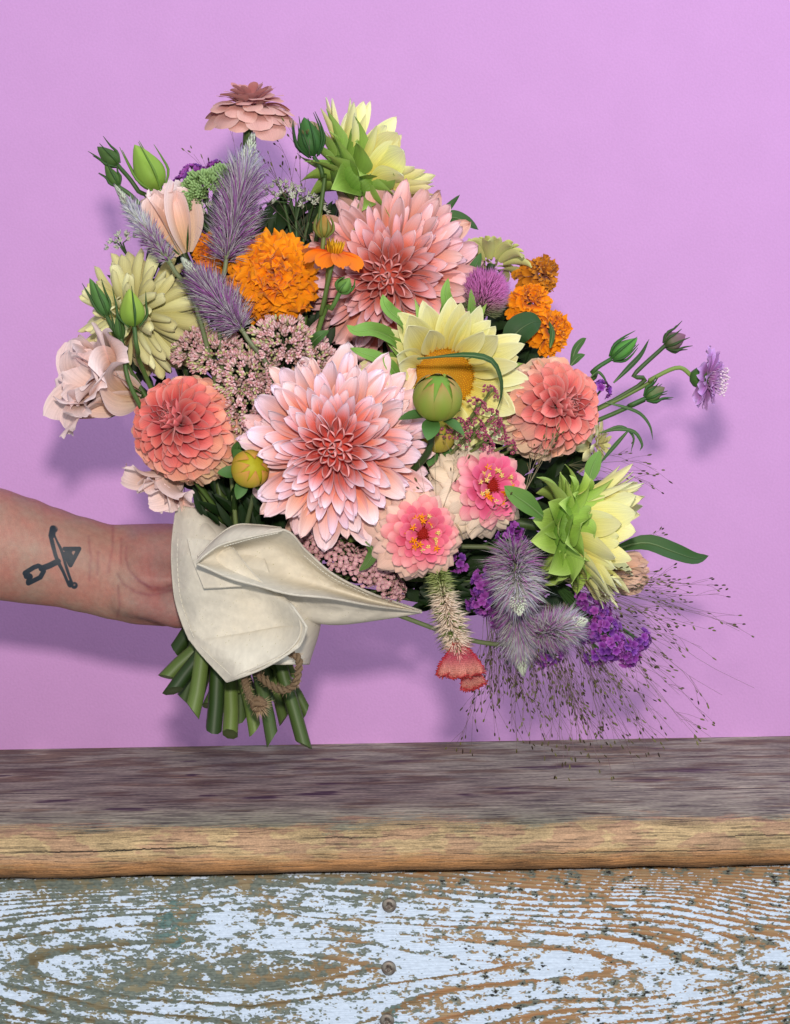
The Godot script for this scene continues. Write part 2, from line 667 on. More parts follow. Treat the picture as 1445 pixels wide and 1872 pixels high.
	for q in knots:
		for dy in range(-int(q[3]) * 2, int(q[3]) * 2 + 1):
			for dx in range(-int(q[2]) * 2, int(q[2]) * 2 + 1):
				var X := posmod(int(q[0]) + dx, WW)
				var Y := int(q[1]) + dy
				if Y < 0 or Y >= WH: continue
				var i := Y * WW + X
				var d := Vector2(dx / float(q[2]), dy / (float(q[3]) * 0.75)).length() + (streak[i] - 128) / 110.0
				var a := clampf((1.15 - d) * 2.5, 0.0, 1.0)
				if a > 0.0:
					pic[i * 3] = int(lerpf(pic[i * 3], 50 + 22 * d, a * 0.85))
					pic[i * 3 + 1] = int(lerpf(pic[i * 3 + 1], 36 + 16 * d, a * 0.85))
					pic[i * 3 + 2] = int(lerpf(pic[i * 3 + 2], 44 + 18 * d, a * 0.85))
					hgt[i] = int(lerpf(hgt[i], 60, a))
	return [picture(WW, WH, pic), picture(WW, WH, hgt, Image.FORMAT_L8)]


func board_pictures() -> Array:       # white paint flaking off coarse-grained softwood
	var chip := noise_bytes(WW, WH, 31, 0.055, 5, 2.2)
	var chip2 := noise_bytes(WW, WH, 32, 0.13, 4, 1.6)
	var warp := noise_bytes(WW, WH, 33, 0.0045, 2, 4.0)
	var zone := noise_bytes(WW, WH, 34, 0.008, 3, 1.6)
	var old := noise_bytes(WW, WH, 35, 0.030, 4, 1.3)
	var streak := noise_bytes(WW, WH, 36, 0.30, 3, 20.0)
	var pic := PackedByteArray()
	var hgt := PackedByteArray()
	pic.resize(WW * WH * 3)
	hgt.resize(WW * WH)
	var rings := [70.0, 118.0, 330.0, 500.0, 640.0, 742.0, 800.0, 895.0, 985.0, 1060.0, 1140.0, 1205.0, 1270.0, 1330.0, 1400.0, 1465.0, 1530.0, 1600.0, 1670.0, 1740.0, 1810.0, 1880.0, 1950.0, 2020.0, 2100.0, 2180.0, 2260.0, 2350.0, 2440.0, 2530.0, 2630.0, 2730.0, 2830.0, 2930.0, 3030.0, 3130.0]
	for y in WH:
		var py := 1590.0 + y * 1.085            # layout-grid height of this texel
		for x in WW:
			var i := y * WW + x
			var lx := 722.0 + (x - 1024) * 1.143
			var wv := (warp[i] - 128) / 160.0
			var s := (streak[i] - 128) / 128.0
			var dy := py - 1752.0 + wv * 34.0 + (lx - 450.0) * -0.018
			var dx := lx - 450.0
			var f := 0.80 * ((dx if dx > 0.0 else -dx * 1.15) - 60.0 + (1.9 if dy < 0.0 else 1.15) * pow(absf(dy), 1.3) + wv * 90.0)
			var lo := 0
			for q in rings.size():
				if rings[q] > f: break
				lo = q
			var gap: float = rings[mini(lo + 1, rings.size() - 1)] - rings[lo]
			var u := clampf((f - rings[lo]) / gap, 0.0, 1.0)     # 0 on a hard line, softwood after it
			var uw := 46.0 / gap
			var line := clampf(1.0 - u / uw, 0.0, 1.0) if u < 0.5 else clampf(1.0 - (1.0 - u) / (uw * 0.35), 0.0, 1.0)
			var strength: float = 0.58 + 0.5 * fmod(lo * 0.618 + 0.3, 1.0)
			line *= clampf(strength + wv * 0.8 + (old[i] - 128) / 300.0, 0.0, 1.0)
			var c := (chip[i] - 128) / 128.0
			var c2 := (chip2[i] - 128) / 128.0
			var zo := (zone[i] - 128) / 128.0
			var od := (old[i] - 128) / 128.0
			var bare := c * 0.72 + c2 * 0.62 + zo * 0.50 + 0.16 * clampf((620.0 - lx) / 200.0, 0.0, 1.0) * clampf((py - 1735.0) / 20.0, 0.0, 1.0) + s * 0.26 + line * 1.15 - 0.26
			bare += 0.55 * exp(-pow((py - 1600.0) / 12.0, 2.0))
			bare += 0.42 * exp(-pow((lx - 250.0) / 230.0, 2.0) - pow((py - 1785.0) / 22.0, 2.0))
			bare += 0.8 * exp(-pow((lx - 680.0) / 110.0, 2.0) - pow((py - 1634.0) / 10.0, 2.0))
			bare += 0.45 * exp(-pow((lx - 320.0) / 60.0, 2.0) - pow((py - 1690.0) / 60.0, 2.0))
			bare -= 0.25 * exp(-pow((lx - 860.0) / 170.0, 2.0) - pow((py - 1750.0) / 60.0, 2.0))
			var warm := clampf((lx - 560.0) / 500.0 + zo * 0.6 + 0.25, 0.0, 1.0)
			var k := 1.0 + s * 0.13
			var wr := lerpf(126.0, 152.0, warm) * k
			var wg := lerpf(118.0, 126.0, warm) * k
			var wb := lerpf(94.0, 94.0, warm) * k
			if line > 0.0:
				wr = lerpf(wr, lerpf(92.0, 146.0, warm) * k, line)
				wg = lerpf(wg, lerpf(80.0, 102.0, warm) * k, line)
				wb = lerpf(wb, lerpf(56.0, 66.0, warm) * k, line)
			var h := 96.0 + line * 46.0 + s * 14.0
			var r := wr
			var g := wg
			var b := wb
			var grey := clampf((od + c * 0.5 + 0.34 - warm * 0.36 - line * 0.3) * 3.0, 0.0, 1.0)
			if grey > 0.0:
				r = lerpf(r, 98.0 + c2 * 22.0, grey * 0.85)
				g = lerpf(g, 108.0 + c2 * 22.0, grey * 0.85)
				b = lerpf(b, 102.0 + c2 * 20.0, grey * 0.85)
				h += grey * 10.0
			var green := exp(-pow((lx - 312.0) / 42.0, 2.0) - pow((py - 1680.0) / 62.0, 2.0)) + 0.7 * exp(-pow((lx - 720.0) / 26.0, 2.0) - pow((py - 1850.0) / 40.0, 2.0))
			if green + c * 0.7 + c2 * 0.4 > 0.85:
				r = 84.0 + c2 * 26.0
				g = 108.0 + c2 * 26.0
				b = 104.0 + c2 * 26.0
			elif bare < 0.0:
				var e := clampf(-bare * 9.0, 0.0, 1.0)
				var kk := 1.0 + c2 * 0.05 + s * 0.035
				if bare > -0.05:
					kk *= 0.9
				r = lerpf(r, 196.0 * kk, e)
				g = lerpf(g, 209.0 * kk, e)
				b = lerpf(b, 226.0 * kk, e)
				h += 52.0 * e
			elif warm > 0.45 and line < 0.7 and c * 0.4 + c2 * 0.6 + od * 0.7 + s * 0.1 > 0.66 and lx > 800.0:
				r = 36.0
				g = 30.0
				b = 28.0
				h -= 24.0
			pic[i * 3] = clampi(int(r), 0, 255)
			pic[i * 3 + 1] = clampi(int(g), 0, 255)
			pic[i * 3 + 2] = clampi(int(b), 0, 255)
			hgt[i] = clampi(int(h), 0, 255)
	return [picture(WW, WH, pic), picture(WW, WH, hgt, Image.FORMAT_L8)]


func wood(pics: Array, rough: float, relief: float) -> StandardMaterial3D:
	var m := plain(rough, 0.35)
	m.vertex_color_use_as_albedo = false
	m.albedo_texture = pics[0]
	m.heightmap_enabled = true
	m.heightmap_texture = pics[1]
	m.heightmap_scale = relief
	return m


func bench() -> void:
	var turn := Basis(Vector3(0, 0, 1), deg_to_rad(0.99))
	var o := thing("wooden_bench", "weathered wooden bench with grey plank top and flaking white painted front board", "bench", Transform3D(turn, Vector3(0, -0.1954, 0)))
	# top plank: a profile from the wall to the rounded, worn front edge, run along x
	var prof := [[-0.372, 0.0, 0.0], [-0.30, 0.0, 0.14], [-0.2, 0.0, 0.33], [-0.1, 0.0, 0.52], [0.0, 0.0, 0.71], [0.044, 0.0, 0.78], [0.056, -0.0009, 0.805], [0.0635, -0.0034, 0.83], [0.0672, -0.0072, 0.855], [0.0688, -0.0120, 0.88], [0.0692, -0.0200, 0.93], [0.0688, -0.0255, 0.965], [0.0655, -0.0290, 1.0], [0.02, -0.0295, 0.9], [-0.372, -0.0295, 0.1], [-0.372, 0.0, 0.0]]
	var n := FastNoiseLite.new()
	n.seed = 4
	n.frequency = 9.0
	var nx := 160
	var pts := PackedVector3Array()
	var cols := PackedColorArray()
	var uv := PackedVector2Array()
	for i in nx + 1:
		var x := -0.9 + 1.8 * i / nx
		for q in prof:
			var worn := clampf((q[0] + 0.0) / 0.06, 0.0, 1.0) if q[1] > -0.0293 else 0.0
			pts.append(Vector3(x, q[1] - worn * 0.0016 * (n.get_noise_2d(x, 3.0) + 0.5 * n.get_noise_2d(x * 4.0, q[1] * 60.0)), q[0] + worn * 0.0022 * n.get_noise_2d(x * 2.0, 9.0 + q[1] * 30.0)))
			cols.append(Color.WHITE)
			uv.append(Vector2(x / 0.8 + 0.5, q[2]))
	var m := MB.new()
	m.grid(pts, cols, nx, prof.size() - 1, uv)
	var top := part(o, "top_plank", m.mesh(), wood(plank_pictures(), 0.62, 0.09))
	tag(top, "grey weathered top plank with a rounded tan worn edge")
	# front board
	var b := MB.new()
	var face := PackedVector3Array()
	var fuv := PackedVector2Array()
	var fcol := PackedColorArray()
	var bp := [[0.030, -0.031], [0.058, -0.031], [0.0600, -0.0325], [0.0600, -0.08], [0.0600, -0.15], [0.0600, -0.2215], [0.0580, -0.223], [0.030, -0.223], [0.030, -0.031]]
	for i in nx + 1:
		var x := -0.9 + 1.8 * i / nx
		for q in bp:
			face.append(Vector3(x, q[1], q[0]))
			fuv.append(Vector2(x / 0.8 + 0.5, (-0.0315 - q[1]) / 0.19))
			fcol.append(Color.WHITE)
	b.grid(face, fcol, nx, bp.size() - 1, fuv)
	var board := part(o, "front_board", b.mesh(), wood(board_pictures(), 0.55, 0.22))
	tag(board, "front board with white paint flaking off the grain")
	# three round screw heads, one above the other
	var steel := plain(0.45, 0.6)
	steel.metallic = 0.25
	for q in [[712, 1655], [711, 1770], [708, 1866]]:
		var at := o.transform.affine_inverse() * px(q[0], q[1], 0.0605)
		var s := MB.new()
		var ring := PackedVector3Array()
		var rc := PackedColorArray()
		var sizes := [[0.0047, -0.001], [0.0045, 0.0006], [0.0040, 0.0011], [0.0026, 0.0014], [0.0018, 0.0014], [0.0015, 0.0004], [0.0, 0.0004]]
		for a in sizes:
			for j in 21:
				var g := TAU * j / 20
				var k := 1.0
				if a[0] < 0.002 and a[0] > 0.0:
					k = 0.75 + 0.35 * (1 if (j / 2) % 2 else 0)
				ring.append(at + Vector3(cos(g) * a[0] * k, sin(g) * a[0] * k, a[1]))
				rc.append(rgb(128, 122, 112).lerp(rgb(86, 70, 60), clampf(0.45 + 0.5 * sin(g * 3.0 + a[0] * 900.0) + (0.4 if a[0] < 0.002 else 0.0), 0, 1)))
		s.grid(ring, rc, sizes.size() - 1, 20, PackedVector2Array(), true)
		part(o, "screw", s.mesh(), steel)


# ------------------------------------------------------------------ the person's arm and hand
const ARM := [[-430, 860, 150], [-130, 955, 122], [0, 995, 103], [60, 1008, 97], [100, 1018, 91], [150, 1032, 88], [205, 1046, 87], [250, 1050, 92], [300, 1051, 94], [345, 1051, 92], [560, 1050, 90]]
const ARM_Z := -0.046


func arm_at(x: float) -> Vector2:       # (axis height, half height) of the arm on the layout grid
	for k in ARM.size() - 1:
		if x <= ARM[k + 1][0]:
			var t := clampf((x - ARM[k][0]) / float(ARM[k + 1][0] - ARM[k][0]), 0.0, 1.0)
			t = t * t * (3.0 - 2.0 * t) * 0.5 + t * 0.5
			return Vector2(lerpf(ARM[k][1], ARM[k + 1][1], t), lerpf(ARM[k][2], ARM[k + 1][2], t))
	return Vector2(1050, 90)


func segment(p: Vector2, a: Vector2, b: Vector2) -> float:
	var d := b - a
	var t := clampf((p - a).dot(d) / d.length_squared(), 0.0, 1.0)
	return p.distance_to(a + d * t)


func way(p: Vector2, list: Array) -> float:
	var best := 1e9
	for i in list.size() - 1:
		best = minf(best, segment(p, Vector2(list[i][0], list[i][1]), Vector2(list[i + 1][0], list[i + 1][1])))
	return best


func skin_material() -> StandardMaterial3D:
	var w := 2048
	var h := 1024
	var broad := noise_bytes(w, h, 41, 0.006, 3)
	var mott := noise_bytes(w, h, 42, 0.03, 3)
	var pore := noise_bytes(w, h, 43, 0.20, 2)
	var pic := PackedByteArray()
	var hgt := PackedByteArray()
	pic.resize(w * h * 3)
	hgt.resize(w * h)
	var creases := [[[207, 958], [206, 1000], [200, 1030], [199, 1045]], [[231, 1000], [230, 1020], [236, 1042], [255, 1062], [280, 1078], [312, 1078]], [[215, 1050], [224, 1066], [248, 1082], [276, 1088], [312, 1080], [326, 1070]], [[248, 1056], [272, 1072], [300, 1074], [318, 1068]], [[216, 1070], [219, 1110], [214, 1128]], [[180, 1010], [178, 1050]], [[162, 980], [166, 1020], [163, 1060]], [[222, 985], [220, 1030]]]
	for y in h:
		var sv := sin((float(y) / h - 0.5) * TAU)
		var frontside := y > h / 4 and y < h * 3 / 4
		for x in w:
			var i := y * w + x
			var gx := -420.0 + 980.0 * x / w
			var b := (broad[i] - 128) / 128.0
			var m := (mott[i] - 128) / 128.0
			var p := (pore[i] - 128) / 128.0
			var r := 172.0 + b * 7.0 + m * 7.0 + p * 7.0
			var g := 127.0 - b * 7.0 + m * 7.0 + p * 7.0
			var bl := 113.0 - b * 6.0 + m * 6.0 + p * 7.0
			var hh := 140.0 + p * 20.0 + m * 4.0
			if frontside and gx > 20.0 and gx < 340.0:
				var ax := arm_at(gx)
				var q := Vector2(gx, ax.x + ax.y * sv)
				var palm := clampf((gx - 215.0) / 60.0, 0.0, 1.0)
				r = lerpf(r, r * 0.96, palm)
				g = lerpf(g, g * 0.91, palm)
				bl = lerpf(bl, bl * 0.96, palm)
				if gx > 150.0:
					for c in creases:
						var d := way(q, c)
						if d < 12.0:
							var k := exp(-d * d / 9.0)
							hh -= 34.0 * exp(-d * d / 14.0)
							r -= 13.0 * k
							g -= 16.0 * k
							bl -= 11.0 * k
							hh += 14.0 * exp(-pow(d - 7.0, 2.0) / 10.0)
				if gx < 165.0 and q.y > 945.0 and q.y < 1090.0:
					var ink := 0.0
					var bow := [[97, 966], [95, 978], [99, 990], [105, 1004], [109, 1017], [113, 1030], [119, 1043], [124, 1056], [129, 1068]]
					var d := way(q, bow)
					var limb := clampf((d - 5.8 - 4.0 * exp(-pow((q.y - 1014.0) / 24.0, 2.0))) * -0.6 + 0.5, 0.0, 1.0)
					var inner := clampf((1.6 + 2.4 * exp(-pow((q.y - 1014.0) / 22.0, 2.0)) - way(q, [[99, 984], [105, 1002], [110, 1018], [115, 1032], [122, 1050], [126, 1060]])) * 0.8, 0.0, 1.0)
					ink = limb * (1.0 - inner * 0.92)
					ink = maxf(ink, clampf((7.6 - q.distance_to(Vector2(99, 967))) * 0.5, 0.0, 1.0) * (0.75 + 0.25 * sin(q.angle_to_point(Vector2(99, 967)) * 2.0)))
					ink = maxf(ink, clampf((7.2 - q.distance_to(Vector2(136, 1070))) * 0.5, 0.0, 1.0) * (1.0 - 0.6 * clampf((3.0 - q.distance_to(Vector2(136, 1069))) * 0.6, 0.0, 1.0)))
					ink = maxf(ink, clampf(6.0 - way(q, [[106, 1026], [90, 1034], [76, 1039]]), 0.0, 1.0))      # shaft
					ink = maxf(ink, clampf(4.8 - way(q, [[78, 1038], [70, 1034], [62, 1037], [46, 1047], [48, 1054], [56, 1054], [52, 1066], [60, 1062], [74, 1055], [80, 1044]]), 0.0, 1.0))
					ink = maxf(ink, clampf(5.2 - way(q, [[46, 1048], [55, 1053], [52, 1064]]), 0.0, 1.0))
					ink = maxf(ink, clampf(4.4 - way(q, [[118, 1003], [145, 1003], [129, 1033], [118, 1012]]), 0.0, 1.0))
					var tri := q.x > 118 and q.y > 1003 and q.y < 1033 and q.x < 146.0 - (q.y - 1003) * 0.52 and q.x > 114.0 + (q.y - 1003.0) * 0.45
					var hole := clampf((4.6 - absf(q.x - 135.0) - absf(q.y - 1010.0) * 0.6) * 0.6, 0.0, 1.0)
					if tri:
						ink = maxf(ink, 0.95 - hole * 0.85)
					ink = clampf(ink * 0.93 + m * 0.05 * ink, 0.0, 0.95)
					r = lerpf(r, 30.0, ink)
					g = lerpf(g, 42.0, ink)
					bl = lerpf(bl, 54.0, ink)
			pic[i * 3] = clampi(int(r), 0, 255)
			pic[i * 3 + 1] = clampi(int(g), 0, 255)
			pic[i * 3 + 2] = clampi(int(bl), 0, 255)
			hgt[i] = clampi(int(hh), 0, 255)
	var m := plain(0.5, 0.42)
	m.vertex_color_use_as_albedo = false
	m.albedo_texture = picture(w, h, pic)
	m.heightmap_enabled = true
	m.heightmap_texture = picture(w, h, hgt, Image.FORMAT_L8)
	m.heightmap_scale = 0.07
	m.subsurf_scatter_enabled = true
	m.subsurf_scatter_strength = 0.10
	return m


var bones := []          # [a, b, ra, rb] in metres


func bone(a: Array, b: Array, ra: float, rb: float) -> void:
	bones.append([px(a[0], a[1], a[2]), px(b[0], b[1], b[2]), ra * MPP, rb * MPP])


func flesh(p: Vector3) -> float:
	# forearm, wrist and heel of the hand: a flattened tube that follows ARM
	var s := (CAM - p.z) / CAM
	var gx := p.x / (MPP * s) + 722.5
	var gy := 936.0 - p.y / (MPP * s)
	var d := 1.0
	if gx < 420.0:
		var ax := arm_at(gx)
		var flat := lerpf(0.86, 0.66, smoothstep(40.0, 230.0, gx))
		var dz := (p.z - ARM_Z) / (MPP * flat)
		var l := sqrt(pow(gy - ax.x, 2.0) + dz * dz)
		d = (l - ax.y) * MPP * 0.85
		d = maxf(d, (gx - 400.0) * MPP)
	for b in bones:
		var ab: Vector3 = b[1] - b[0]
		var t := clampf((p - b[0]).dot(ab) / ab.length_squared(), 0.0, 1.0)
		var e: float = p.distance_to(b[0] + ab * t) - lerpf(b[2], b[3], t)
		var k: float = 0.008 if b[2] >= 30.0 * MPP else 0.0015
		var h := maxf(k - absf(d - e), 0.0) / k
		d = minf(d, e) - h * h * k * 0.25
	return d


func arm_and_hand() -> void:
	# thenar and little-finger pads, then the fingers round the stems
	bone([236, 1094, -0.032], [322, 1110, -0.022], 30, 35)
	bone([330, 1108, -0.026], [395, 1128, -0.016], 36, 26)
	bone([395, 1128, -0.012], [452, 1120, 0.008], 25, 20)
	bone([272, 1006, -0.034], [345, 1005, -0.030], 40, 46)
	bone([300, 1045, -0.055], [410, 1045, -0.058], 55, 52)
	var k := 0
	for y in [985, 1020, 1055, 1090]:
		var l: float = [0.86, 1.0, 1.05, 0.95][k]
		bone([410, y, -0.06], [408 + 80 * l, y + 4, -0.058], 25, 21)
		bone([408 + 80 * l, y + 4, -0.058], [420 + 108 * l, y + 6, -0.022], 21, 18)
		bone([420 + 108 * l, y + 6, -0.022], [415 + 84 * l, y + 5, 0.004], 18, 14)
		k += 1
	var lo := px(-415, 1180, -0.1)
	var hi := px(575, 690, 0.025)
	lo.z = -0.105
	hi.z = 0.026
	var cell := 0.0028
	var nx := int((hi.x - lo.x) / cell) + 1
	var ny := int((hi.y - lo.y) / cell) + 1
	var nz := int((hi.z - lo.z) / cell) + 1
	var f := PackedFloat32Array()
	f.resize(nx * ny * nz)
	for i in nx:
		for j in ny:
			var z := 0
			while z < nz:
				var q := (i * ny + j) * nz + z
				var val := flesh(lo + Vector3(i, j, z) * cell)
				f[q] = val
				var jump := int((absf(val) - cell * 2.5) / cell * 0.6)      # far from the skin: the next few cells cannot hold it
				while jump > 0 and z + 1 < nz:
					z += 1
					f[q + 1] = val
					q += 1
					jump -= 1
				z += 1
	var at := {}
	var verts := PackedVector3Array()
	for i in nx - 1:
		for j in ny - 1:
			for z in nz - 1:
				var q := (i * ny + j) * nz + z
				var c := [f[q], f[q + ny * nz], f[q + nz], f[q + ny * nz + nz], f[q + 1], f[q + ny * nz + 1], f[q + nz + 1], f[q + ny * nz + nz + 1]]
				var inside := 0
				for e in c:
					if e < 0.0: inside += 1
				if inside == 0 or inside == 8: continue
				var sum := Vector3.ZERO
				var many := 0
				for e in [[0, 1], [2, 3], [4, 5], [6, 7], [0, 2], [1, 3], [4, 6], [5, 7], [0, 4], [1, 5], [2, 6], [3, 7]]:
					if (c[e[0]] < 0.0) != (c[e[1]] < 0.0):
						var t: float = c[e[0]] / (c[e[0]] - c[e[1]])
						var a := Vector3(e[0] & 1, (e[0] >> 1) & 1, e[0] >> 2)
						var b := Vector3(e[1] & 1, (e[1] >> 1) & 1, e[1] >> 2)
						sum += a.lerp(b, t)
						many += 1
				at[q] = verts.size()
				verts.append(lo + (Vector3(i, j, z) + sum / many) * cell)
	var st := MB.new()
	var norm := PackedVector3Array()
	for p in verts:
		var e := 0.0012
		norm.append(Vector3(flesh(p + Vector3(e, 0, 0)) - flesh(p - Vector3(e, 0, 0)), flesh(p + Vector3(0, e, 0)) - flesh(p - Vector3(0, e, 0)), flesh(p + Vector3(0, 0, e)) - flesh(p - Vector3(0, 0, e))).normalized())
	var strides := [ny * nz, nz, 1]
	for i in range(1, nx - 1):
		for j in range(1, ny - 1):
			for z in range(1, nz - 1):
				var q := (i * ny + j) * nz + z
				for d in 3:
					var s0 := f[q] < 0.0
					if s0 == (f[q + strides[d]] < 0.0): continue
					var u: int = strides[(d + 1) % 3]
					var w: int = strides[(d + 2) % 3]
					var quad := [q - u - w, q - w, q, q - u]
					if not (at.has(quad[0]) and at.has(quad[1]) and at.has(quad[2]) and at.has(quad[3])): continue
					var ids := [at[quad[0]], at[quad[1]], at[quad[2]], at[quad[3]]]
					var order := [0, 2, 1, 0, 3, 2] if s0 else [0, 1, 2, 0, 2, 3]
					var uvs := []
					for k2 in 4:
						var p: Vector3 = verts[ids[k2]]
						var sc := (CAM - p.z) / CAM
						var gx := p.x / (MPP * sc) + 722.5
						var gy := 936.0 - p.y / (MPP * sc)
						var ax := arm_at(gx)
						var sy := clampf((gy - ax.x) / ax.y, -1.0, 1.0)
						var a := asin(sy)
						if p.z < ARM_Z: a = (PI if sy >= 0.0 else -PI) - a
						uvs.append(Vector2((gx + 420.0) / 980.0, 0.5 + a / TAU))
					for k2 in range(1, 4):
						if uvs[k2].y - uvs[0].y > 0.5: uvs[k2].y -= 1.0
						elif uvs[k2].y - uvs[0].y < -0.5: uvs[k2].y += 1.0
					var base := st.v.size()
					for k2 in 4:
						st.v.append(verts[ids[k2]])
						st.n.append(norm[ids[k2]])
						st.t.append(uvs[k2])
						st.c.append(Color.WHITE)
					for k2 in order:
						st.ix.append(base + k2)
	var o := thing("person", "bare forearm with bow and arrow tattoo, hand gripping the wrapped stems", "person", Transform3D(Basis.IDENTITY, px(0, 997, ARM_Z)))
	part(o, "forearm_and_hand", st.mesh(), skin_material(), o.transform.affine_inverse())


# ------------------------------------------------------------------ canvas wrap and twine
var cloth_soft: FastNoiseLite
var cloth_fold: FastNoiseLite


func ripple(a: Vector3) -> float:      # soft waves and sharper creases of the cloth
	if cloth_soft == null:
		cloth_soft = FastNoiseLite.new()
		cloth_soft.seed = 7
		cloth_soft.frequency = 26.0
		cloth_soft.fractal_octaves = 2
		cloth_fold = FastNoiseLite.new()
		cloth_fold.seed = 12
		cloth_fold.frequency = 15.0
		cloth_fold.fractal_type = FastNoiseLite.FRACTAL_RIDGED
		cloth_fold.fractal_octaves = 2
	return 0.0011 * cloth_soft.get_noise_2d(a.x, a.y) + 0.0026 * cloth_fold.get_noise_2d(a.x * 1.0 + a.y * 0.7, a.y * 1.4 - a.x * 0.5)


func canvas_wrap() -> void:
	var w := 512
	var pic := PackedByteArray()
	var hgt := PackedByteArray()
	var slub := noise_bytes(w, w, 51, 0.05, 3)
	var fleck := noise_bytes(w, w, 52, 0.30, 2)
	var rf := FastNoiseLite.new()
	rf.seed = 53
	rf.frequency = 0.011
	rf.fractal_type = FastNoiseLite.FRACTAL_RIDGED
	rf.fractal_octaves = 3
	rf.domain_warp_enabled = true
	rf.domain_warp_amplitude = 40.0
	rf.domain_warp_frequency = 0.008
	var rim_ := rf.get_image(w, w, false, false, true)
	rim_.convert(Image.FORMAT_L8)
	var wr := rim_.get_data()
	for y in w:
		for x in w:
			var i := y * w + x
			var wv := (fleck[i] - 128) / 160.0
			var k := 1.0 + (slub[i] - 128) * 0.00022 + wv * 0.012
			var sp := 0.72 if fleck[i] > 236 and slub[i] > 150 else 1.0
			pic.append_array(PackedByteArray([clampi(int(219 * k * sp), 0, 255), clampi(int(211 * k * sp), 0, 255), clampi(int(195 * k * sp * sp), 0, 255)]))
			hgt.append(clampi(int(wr[i] * 0.8 + wv * 14.0 + 20.0), 0, 255))
	var m := plain(0.9, 0.2)
	m.vertex_color_use_as_albedo = false
	m.albedo_texture = picture(w, w, pic)
	m.heightmap_enabled = true
	m.heightmap_texture = picture(w, w, hgt, Image.FORMAT_L8)
	m.heightmap_scale = 0.045
	m.backlight_enabled = true
	m.backlight = Color(0.16, 0.15, 0.13)
	var o := thing("canvas_wrap", "folded cream canvas cloth wrapped round the bouquet stems", "cloth", Transform3D(Basis.IDENTITY, px(440, 1110, 0.02)))
	var inv := o.transform.affine_inverse()
	var flap := [
		[[324, 924, -0.004], [340, 928, 0.006], [356, 932, 0.010], [376, 940, 0.004], [396, 952, -0.012]],
		[[317, 985, 0.006], [345, 986, 0.021], [388, 990, 0.027], [432, 1000, 0.028], [474, 1010, 0.022]],
		[[316, 1045, 0.014], [350, 1050, 0.032], [400, 1055, 0.041], [452, 1060, 0.041], [500, 1072, 0.034]],
		[[325, 1110, 0.018], [365, 1113, 0.032], [425, 1110, 0.037], [485, 1100, 0.036], [532, 1105, 0.054]],
		[[345, 1163, 0.022], [390, 1160, 0.033], [448, 1152, 0.0355], [510, 1141, 0.038], [557, 1141, 0.067]],
		[[352, 1174, 0.024], [398, 1171, 0.036], [455, 1162, 0.0390], [514, 1150, 0.042], [560, 1149, 0.068]],
		[[382, 1210, 0.035], [420, 1203, 0.047], [467, 1194, 0.051], [515, 1180, 0.053], [553, 1170, 0.066]],
		[[415, 1246, 0.045], [441, 1237, 0.055], [477, 1223, 0.060], [516, 1202, 0.062], [546, 1182, 0.064]]]
	var fold := [
		[[360, 1030, 0.062], [420, 1056, 0.067], [470, 1070, 0.067], [530, 1086, 0.060], [600, 1093, 0.050], [680, 1107, 0.035], [771, 1119, 0.010]],
		[[362, 1027, 0.058], [425, 1036, 0.044], [475, 1044, 0.034], [535, 1060, 0.022], [604, 1078, 0.020], [684, 1100, 0.018], [771, 1118.5, 0.009]],
		[[364, 1024, 0.056], [420, 1010, 0.038], [490, 1000, 0.026], [548, 1030, 0.022], [606, 1060, 0.024], [682, 1091, 0.021], [771, 1118, 0.009]],
		[[364, 1022, 0.058], [412, 992, 0.060], [515, 968, 0.056], [561, 1008, 0.046], [610, 1050, 0.037], [680, 1085, 0.027], [770, 1117, 0.009]]]
	var hem := [
		[[360, 1029, 0.0635], [382, 1010, 0.0665], [407, 995, 0.0685], [460, 981, 0.067], [516, 970, 0.060]],
		[[361, 1022, 0.060], [384, 997, 0.056], [418, 974, 0.054], [466, 967, 0.056], [516, 967, 0.056]],
		[[363, 1018, 0.050], [392, 986, 0.042], [430, 961, 0.038], [470, 960, 0.040], [514, 965, 0.050]]]
	var under := [
		[[343, 984, 0.026], [372, 986, 0.034], [400, 990, 0.044], [425, 1000, 0.052]],
		[[356, 1030, 0.036], [395, 1034, 0.046], [435, 1042, 0.050], [465, 1050, 0.054]],
		[[374, 1075, 0.046], [410, 1073, 0.049], [450, 1071, 0.052], [488, 1072, 0.055]]]
	var drape := [
		[[490, 1070, 0.034], [560, 1086, 0.034], [640, 1099, 0.028], [771, 1118, 0.008]],
		[[530, 1100, 0.027], [590, 1110, 0.022], [668, 1115, 0.018], [771, 1118.6, 0.007]],
		[[552, 1134, 0.014], [618, 1140, 0.010], [700, 1131, 0.007], [771, 1119.4, 0.006]],
		[[540, 1124, -0.018], [612, 1130, -0.022], [695, 1124, -0.010], [771, 1119, 0.001]],
		[[500, 1070, -0.045], [575, 1080, -0.045], [660, 1095, -0.03], [771, 1117, -0.004]]]
	var inner := [
		[[362, 926, -0.012], [376, 930, -0.006], [392, 948, -0.006], [424, 975, -0.004], [450, 992, 0.0]],
		[[345, 960, 0.008], [372, 962, 0.020], [398, 974, 0.021], [430, 990, 0.020], [460, 1005, 0.018]],
		[[340, 1000, 0.018], [372, 1003, 0.026], [402, 1008, 0.030], [432, 1015, 0.032], [465, 1025, 0.03]]]
	var inner2 := [
		[[348, 934, -0.022], [366, 926, -0.022], [390, 940, -0.024], [420, 968, -0.020], [448, 985, -0.012]],
		[[345, 975, 0.0], [366, 972, 0.006], [392, 980, 0.008], [424, 996, 0.010], [452, 1008, 0.012]]]
